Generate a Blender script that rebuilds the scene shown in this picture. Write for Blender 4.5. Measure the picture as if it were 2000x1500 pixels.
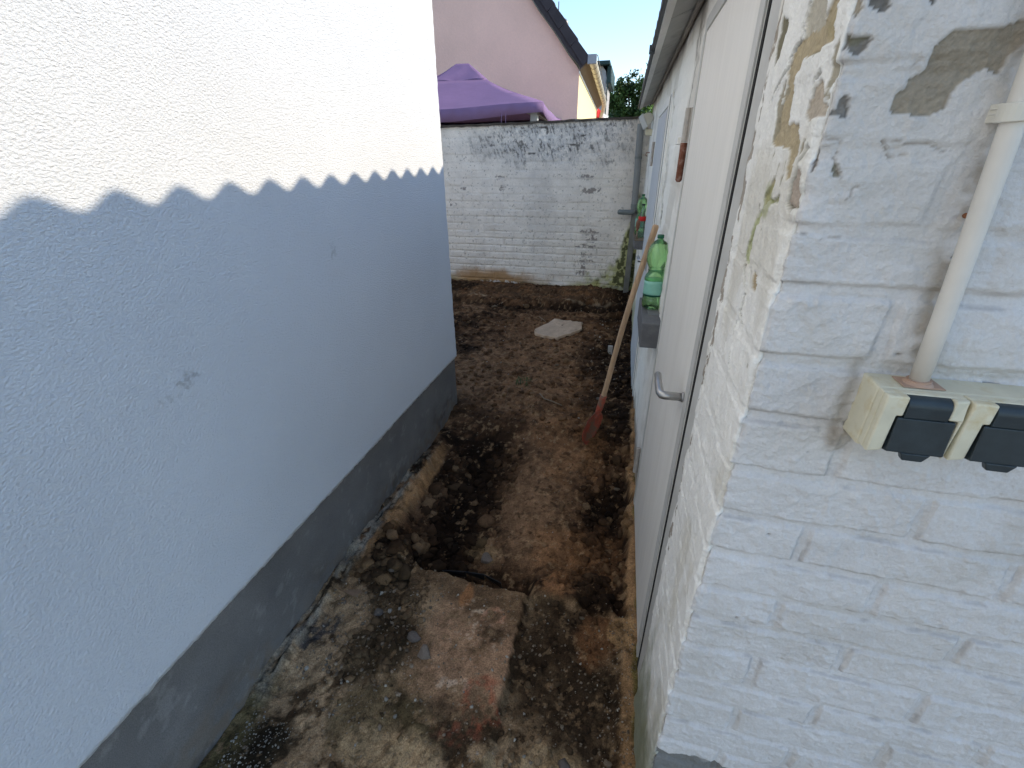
import bpy, math, random
import numpy as np
from mathutils import Vector, Matrix
for o in list(bpy.data.objects): bpy.data.objects.remove(o)
SC = bpy.context.scene
COL = SC.collection
rad = math.radians

# ------------------------------------------------------------------ camera, sky, sun, exposure
CAMH = 1.55
cam_d = bpy.data.cameras.new("camera"); cam = bpy.data.objects.new("camera", cam_d); COL.objects.link(cam)
Rm = Matrix(((0.96959807, -0.10507737, 0.22099397), (0.24462296, 0.43932287, -0.8643813), (-0.00626079, 0.89216263, 0.45167094)))
cam.matrix_world = Matrix.Translation((0, 0, CAMH)) @ Rm.to_4x4()
cam_d.sensor_width = 36; cam_d.lens = 15.583; cam_d.clip_start = 0.02; cam_d.clip_end = 2000
SC.camera = cam
SUN_EL, SUN_AZ = rad(27.6), rad(14)          # azimuth measured from +x towards +y
sx, sy, sz = math.cos(SUN_AZ)*math.cos(SUN_EL), math.sin(SUN_AZ)*math.cos(SUN_EL), math.sin(SUN_EL)
W = bpy.data.worlds.new("World"); SC.world = W; W.use_nodes = True
wn = W.node_tree; bg = wn.nodes['Background']
sky = wn.nodes.new('ShaderNodeTexSky'); sky.sky_type = 'NISHITA'; sky.sun_disc = False
sky.sun_elevation = SUN_EL; sky.sun_rotation = math.atan2(sx, sy)
sky.air_density = 1.0; sky.dust_density = 0.1; sky.ozone_density = 1.7
wn.links.new(sky.outputs[0], bg.inputs[0]); bg.inputs[1].default_value = 0.105
ld = bpy.data.lights.new("sun", 'SUN'); ld.energy = 1.8; ld.angle = rad(0.9); ld.color = (1.0, 0.86, 0.66)
lo = bpy.data.objects.new("sun", ld); COL.objects.link(lo)
lo.rotation_euler = Vector((sx, sy, sz)).to_track_quat('Z', 'Y').to_euler(); lo.location = (6, 2, 6)
SC.view_settings.view_transform = 'Standard'; SC.view_settings.look = 'None'; SC.view_settings.gamma = 1
SC.view_settings.exposure = 1.62

# ------------------------------------------------------------------ numpy noise
def _h(ix, iy, s):
    n = (ix.astype(np.int64)*374761393 + iy.astype(np.int64)*668265263 + s*974634777) & 0xffffffff
    n = ((n ^ (n >> 13))*1274126177) & 0xffffffff
    n = ((n ^ (n >> 16))*2246822519) & 0xffffffff
    return ((n ^ (n >> 15)) & 0xffffff)/16777215.0
def vn(x, y, s=0):
    ix = np.floor(x); iy = np.floor(y); fx = x-ix; fy = y-iy
    fx = fx*fx*fx*(fx*(fx*6-15)+10); fy = fy*fy*fy*(fy*(fy*6-15)+10)
    a = _h(ix, iy, s); b = _h(ix+1, iy, s); c = _h(ix, iy+1, s); d = _h(ix+1, iy+1, s)
    return (a*(1-fx)+b*fx)*(1-fy)+(c*(1-fx)+d*fx)*fy
def fbm(x, y, o=4, s=0, g=0.5):
    r = 0; a = 1; t = 0; c, sn = 0.8, 0.6
    for i in range(o):
        r = r+a*vn(x, y, s+i*7); t += a; a *= g; x, y = (c*x-sn*y)*2.03+11.3, (sn*x+c*y)*2.03+5.7
    return r/t                                  # 0..1
def sfbm(x, y, o=4, s=0, g=0.5): return fbm(x, y, o, s, g)*2-1
def worley(x, y, s=0):
    ix = np.floor(x); iy = np.floor(y); d = np.full(np.shape(x), 9.0); idr = np.zeros(np.shape(x))
    for dx in (-1, 0, 1):
        for dy in (-1, 0, 1):
            cx = ix+dx; cy = iy+dy
            px = cx+_h(cx, cy, s+1); py = cy+_h(cx, cy, s+2)
            q = np.hypot(px-x, py-y); r = _h(cx, cy, s+3); m = q < d
            d = np.where(m, q, d); idr = np.where(m, r, idr)
    return d, idr
def ss(a, b, x):
    t = np.clip((x-a)/(b-a), 0, 1); return t*t*(3-2*t)
def mix(a, b, m):
    m = m[..., None]; return a*(1-m)+np.asarray(b)*m
def inpoly(x, y, P):
    r = np.zeros(x.shape, bool); n = len(P)
    for i in range(n):
        x1, y1 = P[i]; x2, y2 = P[(i+1) % n]
        if y1 == y2: continue
        c = ((y1 > y) != (y2 > y)) & (x < (x2-x1)*(y-y1)/(y2-y1)+x1); r ^= c
    return r
def dline(x, y, P):
    d = np.full(x.shape, 9.0)
    for (x1, y1), (x2, y2) in zip(P[:-1], P[1:]):
        vx, vy = x2-x1, y2-y1; t = np.clip(((x-x1)*vx+(y-y1)*vy)/(vx*vx+vy*vy+1e-12), 0, 1)
        d = np.minimum(d, np.hypot(x-x1-t*vx, y-y1-t*vy))
    return d
def blob(x, y, cx, cy, rx, ry, rough=0.5, sc=8, s=0, ang=0, soft=0.25):
    c, n = math.cos(ang), math.sin(ang); dx, dy = x-cx, y-cy
    u = (c*dx+n*dy)/rx; v = (-n*dx+c*dy)/ry
    d = np.hypot(u, v)+sfbm(x*sc, y*sc, 4, s)*rough
    return 1-ss(1-soft, 1+soft, d)

# ------------------------------------------------------------------ materials
def mat(name, col=(0.5, 0.5, 0.5), rough=0.8, metal=0.0, vc=False, var=0.15, vscale=6, bump=0.3, bscale=60, bdist=0.002, spec=0.35, trans=0.0, stretch=None, fine=0.0, dirt=None, dirt_scale=3, dirt_lo=0.5, dirt_hi=0.7, ior=1.45, alpha=1.0, sss=0):
    m = bpy.data.materials.new(name); m.use_nodes = True; nt = m.node_tree; N = nt.nodes; L = nt.links
    b = N['Principled BSDF']; b.inputs['Roughness'].default_value = rough; b.inputs['Metallic'].default_value = metal
    b.inputs['Specular IOR Level'].default_value = spec; b.inputs['Transmission Weight'].default_value = trans; b.inputs['IOR'].default_value = ior
    b.inputs['Alpha'].default_value = alpha
    tc = N.new('ShaderNodeTexCoord'); mp = N.new('ShaderNodeMapping'); L.new(tc.outputs['Object'], mp.inputs[0])
    if stretch: mp.inputs['Scale'].default_value = stretch
    if vc:
        a = N.new('ShaderNodeVertexColor'); a.layer_name = 'Col'; src = a.outputs[0]
    else:
        r = N.new('ShaderNodeRGB'); r.outputs[0].default_value = (*col, 1); src = r.outputs[0]
    def noise(sc, det=6, ro=0.6):
        n = N.new('ShaderNodeTexNoise'); n.inputs['Scale'].default_value = sc; n.inputs['Detail'].default_value = det; n.inputs['Roughness'].default_value = ro
        L.new(mp.outputs[0], n.inputs['Vector']); return n.outputs['Fac']
    def rng(s, a, b_, c, d):
        r = N.new('ShaderNodeMapRange'); r.inputs[1].default_value = a; r.inputs[2].default_value = b_; r.inputs[3].default_value = c; r.inputs[4].default_value = d
        L.new(s, r.inputs[0]); return r.outputs[0]
    def mul(src, fac):
        v = N.new('ShaderNodeVectorMath'); v.operation = 'SCALE'; L.new(src, v.inputs[0]); L.new(fac, v.inputs['Scale']); return v.outputs[0]
    if var: src = mul(src, rng(noise(vscale), 0.3, 0.7, 1-var, 1+var))
    if fine: src = mul(src, rng(noise(bscale*1.3, 3), 0.3, 0.7, 1-fine, 1+fine))
    if dirt:
        mx = N.new('ShaderNodeMix'); mx.data_type = 'RGBA'; mx.inputs['B'].default_value = (*dirt, 1)
        L.new(src, mx.inputs['A']); L.new(rng(noise(dirt_scale, 8, 0.7), dirt_lo, dirt_hi, 0, 1), mx.inputs['Factor']); src = mx.outputs['Result']
    L.new(src, b.inputs['Base Color'])
    if bump:
        bp = N.new('ShaderNodeBump'); bp.inputs['Strength'].default_value = bump; bp.inputs['Distance'].default_value = bdist
        L.new(noise(bscale, 5, 0.55), bp.inputs['Height']); L.new(bp.outputs[0], b.inputs['Normal'])
    return m

M = {}
M['earth'] = mat('earth', vc=True, rough=0.95, var=0.22, vscale=14, bump=0.8, bscale=170, bdist=0.004, fine=0.45, spec=0.15)
M['clod'] = mat('clod', vc=True, rough=0.95, var=0.25, vscale=30, bump=0.8, bscale=220, bdist=0.003, fine=0.3, spec=0.15)
M['nearwall'] = mat('painted_brick', vc=True, rough=0.75, var=0.05, vscale=9, bump=1.0, bscale=230, bdist=0.0020, fine=0.05, spec=0.3)
M['backwall'] = mat('old_painted_brick', vc=True, rough=0.85, var=0.08, vscale=7, bump=0.5, bscale=90, bdist=0.003, fine=0.08, spec=0.2)
M['sidewall'] = mat('painted_wall', vc=True, rough=0.8, var=0.06, vscale=5, bump=0.4, bscale=70, bdist=0.002, fine=0.04)
M['white_plain'] = mat('white_plain', (0.72, 0.71, 0.68), 0.85, var=0.1)
M['plinth'] = mat('grey_plinth', (0.135, 0.132, 0.128), 0.85, var=0.16, vscale=4, bump=0.5, bscale=260, bdist=0.0015, fine=0.22, spec=0.25)
M['door'] = mat('door_paint', (0.78, 0.75, 0.695), 0.55, dirt=(0.68, 0.645, 0.59), dirt_scale=2.5, dirt_lo=0.5, dirt_hi=0.85, var=0.025, vscale=4, bump=0.12, bscale=12, bdist=0.002, stretch=(1, 3.5, 0.35), fine=0.03)
M['door_edge'] = mat('door_edge', (0.52, 0.51, 0.48), 0.55, var=0.1, vscale=10, bump=0.2, bscale=60)
M['door_blue'] = mat('bluish_door', (0.52, 0.54, 0.57), 0.5, var=0.05, bump=0.1)
M['frame_white'] = mat('frame_white', (0.78, 0.76, 0.72), 0.7, var=0.06, bump=0.3, bscale=40)
M['gap'] = mat('dark_gap', (0.02, 0.02, 0.02), 0.9, var=0, bump=0)  # near-black; on the doors it stands in for shade in the gaps
M['metal_handle'] = mat('aluminium', (0.42, 0.41, 0.40), 0.38, metal=0.9, var=0.1, vscale=40, bump=0.1, bscale=150)
M['hinge'] = mat('painted_hinge', (0.42, 0.38, 0.34), 0.6, var=0.15, vscale=50, bump=0.3)
M['rust'] = mat('rusty_hinge', (0.20, 0.075, 0.045), 0.75, var=0.3, vscale=60, bump=0.5, dirt=(0.33, 0.24, 0.2), dirt_scale=60)
M['sill'] = mat('dark_sill', (0.13, 0.13, 0.135), 0.8, var=0.15, vscale=20, bump=0.3, bscale=150, dirt=(0.2, 0.2, 0.2), dirt_scale=12, dirt_lo=0.55, dirt_hi=0.75)
M['wood'] = mat('shaft_wood', (0.50, 0.33, 0.20), 0.6, var=0.15, vscale=9, bump=0.2, bscale=60, stretch=(4, 4, 0.6), dirt=(0.26, 0.17, 0.11), dirt_scale=6)
M['redpaint'] = mat('red_paint', (0.40, 0.085, 0.05), 0.55, var=0.2, vscale=30, bump=0.3, dirt=(0.20, 0.12, 0.08), dirt_scale=16, dirt_lo=0.44, dirt_hi=0.56)
M['pvc'] = mat('grey_pipe', (0.24, 0.25, 0.25), 0.5, var=0.1, vscale=9, bump=0.1)
M['pvc_low'] = mat('grey_lower_pipe', (0.17, 0.17, 0.155), 0.7, var=0.2, vscale=7, bump=0.2, dirt=(0.08, 0.1, 0.03), dirt_scale=6, dirt_lo=0.55)
M['pvc_dark'] = mat('dark_elbow', (0.16, 0.18, 0.18), 0.45, var=0.1)
M['cream'] = mat('cream_plastic', (0.64, 0.60, 0.46), 0.5, var=0.10, vscale=20, bump=0.08, dirt=(0.50, 0.36, 0.13), dirt_scale=26, dirt_lo=0.52, dirt_hi=0.80)
M['cream_pale'] = mat('cream_pale', (0.66, 0.63, 0.55), 0.5, var=0.05, bump=0.08)
M['seal'] = mat('pink_seal', (0.45, 0.30, 0.22), 0.6, var=0.1, vscale=60, bump=0.1)
M['lid'] = mat('black_lid', (0.022, 0.032, 0.038), 0.42, var=0.25, vscale=35, bump=0.08, bscale=300, spec=0.5)
M['conduit'] = mat('conduit', (0.66, 0.62, 0.56), 0.5, var=0.05, vscale=15, bump=0.06, dirt=(0.4, 0.33, 0.25), dirt_scale=9, dirt_lo=0.62, dirt_hi=0.9)
M['pink'] = mat('pink_render', (0.88, 0.59, 0.48), 0.9, var=0.07, vscale=0.9, bump=0.5, bscale=30, bdist=0.01, fine=0.03)
M['yellow'] = mat('yellow_render', (0.80, 0.68, 0.40), 0.9, var=0.04, bump=0.2)
M['tile'] = mat('dark_tiles', (0.045, 0.038, 0.042), 0.6, var=0.2, vscale=5, bump=0.3, bscale=20)
M['soffit'] = mat('brown_soffit', (0.16, 0.12, 0.09), 0.7, var=0.1)
M['zinc'] = mat('zinc_gutter', (0.50, 0.46, 0.38), 0.45, metal=0.25, var=0.1, vscale=20, bump=0.1)
M['zinc_cap'] = mat('zinc_cap', (0.30, 0.32, 0.35), 0.45, metal=0.3, var=0.1)
M['redcloth'] = mat('red_awning', (0.6, 0.02, 0.02), 0.7, var=0.1)
M['green_roof'] = mat('dark_green_roof', (0.03, 0.06, 0.06), 0.6)
M['greywall'] = mat('grey_wall', (0.40, 0.40, 0.42), 0.8)
M['chimney'] = mat('chimney_white', (0.5, 0.48, 0.46), 0.8)
M['brickred'] = mat('chimney_brick', (0.35, 0.15, 0.1), 0.8)
M['mast'] = mat('mast', (0.12, 0.12, 0.13), 0.5)
M['lilac'] = mat('lilac_fabric', (0.20, 0.13, 0.255), 0.85, var=0.06, vscale=3, bump=0.4, bscale=5, bdist=0.02)
M['post'] = mat('grey_post', (0.3, 0.3, 0.3), 0.5)
M['coping'] = mat('coping_tar', (0.075, 0.062, 0.05), 0.9, var=0.4, vscale=8, bump=0.6, bscale=40, dirt=(0.25, 0.24, 0.22), dirt_scale=9, dirt_lo=0.55)
M['fibre'] = mat('fibre_cement', (0.25, 0.25, 0.24), 0.9, var=0.15, bump=0.3)
M['soffit_board'] = mat('soffit_board', (0.44, 0.43, 0.40), 0.75, var=0.1, vscale=8, bump=0.2, dirt=(0.25, 0.23, 0.2), dirt_scale=7, dirt_lo=0.55, dirt_hi=0.8)
M['dark_trim'] = mat('dark_trim', (0.05, 0.055, 0.06), 0.5, var=0.1)
M['bark'] = mat('bark', (0.07, 0.05, 0.035), 0.9, var=0.2)
M['leaf'] = mat('leaf', vc=True, rough=0.6, var=0.2, vscale=0.8, bump=0)
M['leafb'] = mat('leaf_near', (0.12, 0.22, 0.03), 0.5, var=0.25, vscale=8, bump=0)
M['concrete'] = mat('broken_concrete', (0.52, 0.37, 0.25), 0.9, var=0.15, vscale=14, bump=0.5, bscale=120, bdist=0.003, fine=0.15, dirt=(0.24, 0.16, 0.10), dirt_scale=9, dirt_lo=0.58, dirt_hi=0.8)
M['stone'] = mat('stone', (0.17, 0.13, 0.10), 0.85, var=0.2, vscale=40, bump=0.4, bscale=160, fine=0.2)
M['stone_grey'] = mat('stone_grey', (0.12, 0.095, 0.078), 0.85, var=0.2, vscale=40, bump=0.4, bscale=160, fine=0.2)
M['ochre_clod'] = mat('ochre_clod', (0.15, 0.085, 0.042), 0.95, var=0.25, vscale=40, bump=0.6, bscale=160, fine=0.3)
M['chip'] = mat('wood_chip', (0.24, 0.15, 0.09), 0.8, var=0.2, vscale=40, bump=0.3)
M['tarred'] = mat('black_sheet', (0.02, 0.02, 0.02), 0.45, var=0.2, bump=0.2)
M['grass'] = mat('weed_leaf', (0.045, 0.075, 0.02), 0.6, var=0.25, vscale=60, bump=0)
M['straw'] = mat('straw', (0.20, 0.15, 0.10), 0.8, var=0.1, bump=0)
M['white_chip'] = mat('white_plastic', (0.45, 0.42, 0.38), 0.6, var=0.05, bump=0)
M['label'] = mat('bottle_label', (0.24, 0.52, 0.42), 0.5, var=0.1, vscale=60, bump=0)
M['label_red'] = mat('red_label', (0.6, 0.02, 0.02), 0.5, var=0.05, bump=0)
M['cap'] = mat('green_cap', (0.01, 0.10, 0.05), 0.4, var=0.05, bump=0)
M['cap_dark'] = mat('dark_cap', (0.015, 0.03, 0.025), 0.4, var=0.05, bump=0)
M['tool_wood'] = mat('tool_wood', (0.22, 0.10, 0.06), 0.5, var=0.1, bump=0)
M['tool_steel'] = mat('tool_steel', (0.3, 0.22, 0.16), 0.5, metal=0.4, var=0.2, bump=0)
M['lampglass'] = mat('lamp_glass', (0.6, 0.6, 0.58), 0.2, var=0.0, bump=0)
def bottle_mat(name, col):
    m = bpy.data.materials.new(name); m.use_nodes = True; nt = m.node_tree; N = nt.nodes; L = nt.links
    out = N['Material Output']; N.remove(N['Principled BSDF'])
    tr = N.new('ShaderNodeBsdfTransparent'); tr.inputs[0].default_value = (*col, 1)
    tl = N.new('ShaderNodeBsdfTranslucent'); tl.inputs[0].default_value = (*[c*0.95 for c in col], 1)
    gl = N.new('ShaderNodeBsdfGlossy'); gl.inputs['Roughness'].default_value = 0.08
    tc = N.new('ShaderNodeTexCoord'); no = N.new('ShaderNodeTexNoise'); no.inputs['Scale'].default_value = 38; L.new(tc.outputs['Object'], no.inputs['Vector'])
    bp = N.new('ShaderNodeBump'); bp.inputs['Distance'].default_value = 0.004; bp.inputs['Strength'].default_value = 0.6; L.new(no.outputs['Fac'], bp.inputs['Height'])
    for n in (gl, tl): L.new(bp.outputs[0], n.inputs['Normal'])
    m1 = N.new('ShaderNodeMixShader'); m1.inputs[0].default_value = 0.22; L.new(tr.outputs[0], m1.inputs[1]); L.new(tl.outputs[0], m1.inputs[2])
    fr = N.new('ShaderNodeFresnel'); fr.inputs[0].default_value = 1.5; L.new(bp.outputs[0], fr.inputs['Normal'])
    m2 = N.new('ShaderNodeMixShader'); L.new(fr.outputs[0], m2.inputs[0]); L.new(m1.outputs[0], m2.inputs[1]); L.new(gl.outputs[0], m2.inputs[2])
    L.new(m2.outputs[0], out.inputs[0]); return m
M['greenpet'] = bottle_mat('green_plastic', (0.74, 1.0, 0.64))
M['clearglass'] = bottle_mat('clear_glass', (0.70, 0.82, 0.74))
SC1 = (0.761, 1.066); SC2 = (1.44, 1.259)
def stucco_mat():
    m = bpy.data.materials.new('white_stucco'); m.use_nodes = True; nt = m.node_tree; N = nt.nodes; L = nt.links
    b = N['Principled BSDF']; b.inputs['Roughness'].default_value = 1.0; b.inputs['Specular IOR Level'].default_value = 0.0
    tc = N.new('ShaderNodeTexCoord'); mp = N.new('ShaderNodeMapping'); L.new(tc.outputs['Object'], mp.inputs[0])
    mp.inputs['Rotation'].default_value = (rad(35), 0, 0); mp.inputs['Scale'].default_value = (1, 0.72, 1.1)
    n1 = N.new('ShaderNodeTexNoise'); n1.inputs['Scale'].default_value = 185; n1.inputs['Detail'].default_value = 5; n1.inputs['Roughness'].default_value = 0.65; n1.inputs['Distortion'].default_value = 0.25
    n2 = N.new('ShaderNodeTexVoronoi'); n2.inputs['Scale'].default_value = 210
    for n in (n1, n2): L.new(mp.outputs[0], n.inputs['Vector'])
    mr = N.new('ShaderNodeMapRange'); mr.inputs[1].default_value = 0.22; mr.inputs[2].default_value = 0.66; L.new(n1.outputs['Fac'], mr.inputs[0])
    ad = N.new('ShaderNodeMath'); ad.operation = 'MULTIPLY_ADD'; ad.inputs[1].default_value = -0.22; L.new(n2.outputs['Distance'], ad.inputs[0]); L.new(mr.outputs[0], ad.inputs[2])
    bp = N.new('ShaderNodeBump'); bp.inputs['Strength'].default_value = 0.9; bp.inputs['Distance'].default_value = 0.0050
    L.new(ad.outputs[0], bp.inputs['Height']); L.new(bp.outputs[0], b.inputs['Normal'])
    # scuffs and faint grime of their own shape
    n3 = N.new('ShaderNodeTexNoise'); n3.inputs['Scale'].default_value = 1.3; n3.inputs['Detail'].default_value = 6; L.new(tc.outputs['Object'], n3.inputs['Vector'])
    r3 = N.new('ShaderNodeMapRange'); r3.inputs[1].default_value = 0.3; r3.inputs[2].default_value = 0.7; r3.inputs[3].default_value = 0.94; r3.inputs[4].default_value = 1.03; L.new(n3.outputs['Fac'], r3.inputs[0])
    rgb = N.new('ShaderNodeRGB'); rgb.outputs[0].default_value = (0.74, 0.765, 0.80, 1)
    v = N.new('ShaderNodeVectorMath'); v.operation = 'SCALE'; L.new(rgb.outputs[0], v.inputs[0]); L.new(r3.outputs[0], v.inputs['Scale'])
    src = v.outputs[0]
    for (cy, cz, ry, rz, st) in ((SC1[0], SC1[1], 0.036, 0.020, 0.40), (SC1[0]-0.06, SC1[1]-0.025, 0.03, 0.012, 0.25), (SC2[0], SC2[1], 0.025, 0.03, 0.25)):
        s1 = N.new('ShaderNodeMapping'); L.new(tc.outputs['Object'], s1.inputs[0]); s1.vector_type = 'POINT'
        s1.inputs['Scale'].default_value = (0, 1/ry, 1/rz); s1.inputs['Location'].default_value = (0, -(cy-2.54)/ry, -cz/rz)
        ln = N.new('ShaderNodeVectorMath'); ln.operation = 'LENGTH'; L.new(s1.outputs[0], ln.inputs[0])
        nn = N.new('ShaderNodeTexNoise'); nn.inputs['Scale'].default_value = 55; nn.inputs['Detail'].default_value = 5; L.new(tc.outputs['Object'], nn.inputs['Vector'])
        a = N.new('ShaderNodeMath'); a.operation = 'MULTIPLY_ADD'; a.inputs[1].default_value = 4.5; L.new(nn.outputs['Fac'], a.inputs[0]); L.new(ln.outputs['Value'], a.inputs[2])
        r = N.new('ShaderNodeMapRange'); r.inputs[1].default_value = 2.4; r.inputs[2].default_value = 3.1; r.inputs[3].default_value = st; r.inputs[4].default_value = 0; L.new(a.outputs[0], r.inputs[0])
        mx = N.new('ShaderNodeMix'); mx.data_type = 'RGBA'; mx.inputs['B'].default_value = (0.22, 0.21, 0.19, 1); L.new(r.outputs[0], mx.inputs['Factor']); L.new(src, mx.inputs['A']); src = mx.outputs['Result']
    L.new(src, b.inputs['Base Color']); return m
M['stucco'] = stucco_mat()

# ------------------------------------------------------------------ object helpers
def tag(o, label=None, cat=None, group=None, kind=None):
    if label: o['label'] = label
    if cat: o['category'] = cat
    if group: o['group'] = group
    if kind: o['kind'] = kind
    return o
def thing(name, label, cat, loc=(0, 0, 0), group=None):
    o = bpy.data.objects.new(name, None); COL.objects.link(o); o.location = loc; o.empty_display_size = 0.1
    return tag(o, label, cat, group)
def wloc(p):
    v = Vector((0, 0, 0))
    while p is not None: v += Vector(p.location); p = p.parent
    return v
def link(name, me, m, parent=None, smooth=False):
    o = bpy.data.objects.new(name, me); COL.objects.link(o)
    if m is not None: me.materials.append(m)
    if parent is not None:
        off = wloc(parent); o.parent = parent
        if off.length > 0: me.transform(Matrix.Translation(-off))
    if smooth: me.polygons.foreach_set('use_smooth', [True]*len(me.polygons)); me.update()
    return o
def setcol(me, cols):
    a = me.color_attributes.new('Col', 'FLOAT_COLOR', 'POINT')
    c = np.ones((len(me.vertices), 4), np.float32); c[:, :3] = np.clip(cols.reshape(-1, 3), 0.003, 0.9); a.data.foreach_set('color', c.ravel())
def sheet(name, P, m, parent=None, col=None, smooth=True, flip=False):
    n, k = P.shape[:2]; me = bpy.data.meshes.new(name)
    me.vertices.add(n*k); me.vertices.foreach_set('co', P.reshape(-1).astype(np.float32))
    i = np.arange((n-1)*(k-1)); r = i//(k-1); c = i % (k-1); a = r*k+c
    q = np.stack([a, a+1, a+k+1, a+k], 1) if not flip else np.stack([a, a+k, a+k+1, a+1], 1)
    me.loops.add(q.size); me.loops.foreach_set('vertex_index', q.ravel().astype(np.int32))
    me.polygons.add(len(q)); me.polygons.foreach_set('loop_start', (np.arange(len(q))*4).astype(np.int32))
    me.polygons.foreach_set('use_smooth', [smooth]*len(q)); me.update(calc_edges=True)
    if col is not None: setcol(me, col)
    o = link(name, me, m, parent); return o
class MB:
    def __init__(s): s.v = []; s.f = []
    def add(s, vs, fs): b = len(s.v); s.v += [tuple(v) for v in vs]; s.f += [tuple(b+i for i in f) for f in fs]; return s
    def box(s, a, b, T=None):
        (x0, y0, z0), (x1, y1, z1) = a, b
        vs = [(x0, y0, z0), (x1, y0, z0), (x1, y1, z0), (x0, y1, z0), (x0, y0, z1), (x1, y0, z1), (x1, y1, z1), (x0, y1, z1)]
        if T: vs = [T(*v) for v in vs]
        return s.add(vs, [(0, 3, 2, 1), (4, 5, 6, 7), (0, 1, 5, 4), (1, 2, 6, 5), (2, 3, 7, 6), (3, 0, 4, 7)])
    def prism(s, pts, f):      # pts 2D outline (ccw), f(p,t)->3D for t 0/1
        n = len(pts); vs = [f(p, 0) for p in pts]+[f(p, 1) for p in pts]
        return s.add(vs, [tuple(range(n))[::-1], tuple(range(n, 2*n))]+[(i, (i+1) % n, n+(i+1) % n, n+i) for i in range(n)])
    def tube(s, path, r, seg=16, cap=True):
        path = [Vector(p) for p in path]; rs = r if isinstance(r, (list, tuple)) else [r]*len(path); rings = []
        up = None
        for i, p in enumerate(path):
            t = (path[min(i+1, len(path)-1)]-path[max(i-1, 0)]).normalized()
            if up is None:
                up = Vector((0, 0, 1)) if abs(t.z) < 0.9 else Vector((1, 0, 0))
            a = t.cross(up).normalized(); b = a.cross(t).normalized(); up = b
            rings.append([p+(a*math.cos(2*math.pi*j/seg)+b*math.sin(2*math.pi*j/seg))*rs[i] for j in range(seg)])
        vs = [v for R in rings for v in R]; n = len(path)
        fs = [(i*seg+j, i*seg+(j+1) % seg, (i+1)*seg+(j+1) % seg, (i+1)*seg+j) for i in range(n-1) for j in range(seg)]
        if cap: fs += [tuple(range(seg))[::-1], tuple((n-1)*seg+j for j in range(seg))]
        return s.add(vs, fs)
    def lathe(s, prof, c=(0, 0, 0), seg=28, fn=None):
        vs = []; n = len(prof)
        for (r, z) in prof:
            for j in range(seg):
                a = 2*math.pi*j/seg; q = fn(r, z, a) if fn else r
                vs.append((c[0]+q*math.cos(a), c[1]+q*math.sin(a), c[2]+z))
        fs = [(i*seg+j, i*seg+(j+1) % seg, (i+1)*seg+(j+1) % seg, (i+1)*seg+j) for i in range(n-1) for j in range(seg)]
        fs += [tuple(range(seg))[::-1], tuple((n-1)*seg+j for j in range(seg))]
        return s.add(vs, fs)
    def build(s, name, m, parent=None, smooth=False, bevel=0, seg=2, autosm=False):
        me = bpy.data.meshes.new(name); me.from_pydata([tuple(v) for v in s.v], [], s.f); me.update()
        o = link(name, me, m, parent, smooth)
        if bevel:
            md = o.modifiers.new('bevel', 'BEVEL'); md.width = bevel; md.segments = seg; md.limit_method = 'ANGLE'; md.angle_limit = rad(40)
        if smooth and autosm:
            me.polygons.foreach_set('use_smooth', [True]*len(me.polygons))
            sm = o.modifiers.new('split', 'EDGE_SPLIT'); sm.split_angle = rad(40)
        return o

# ------------------------------------------------------------------ ground far plane
z0 = -0.28
MB().add([(-300, -300, z0), (300, -300, z0), (300, 300, z0), (-300, 300, z0)], [(0, 1, 2, 3)]).build('ground', mat('yard_ground', (0.16, 0.13, 0.09), 0.95, var=0.3, vscale=0.8, bump=0.4, bscale=20))
bpy.data.objects['ground']['kind'] = 'structure'

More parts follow.
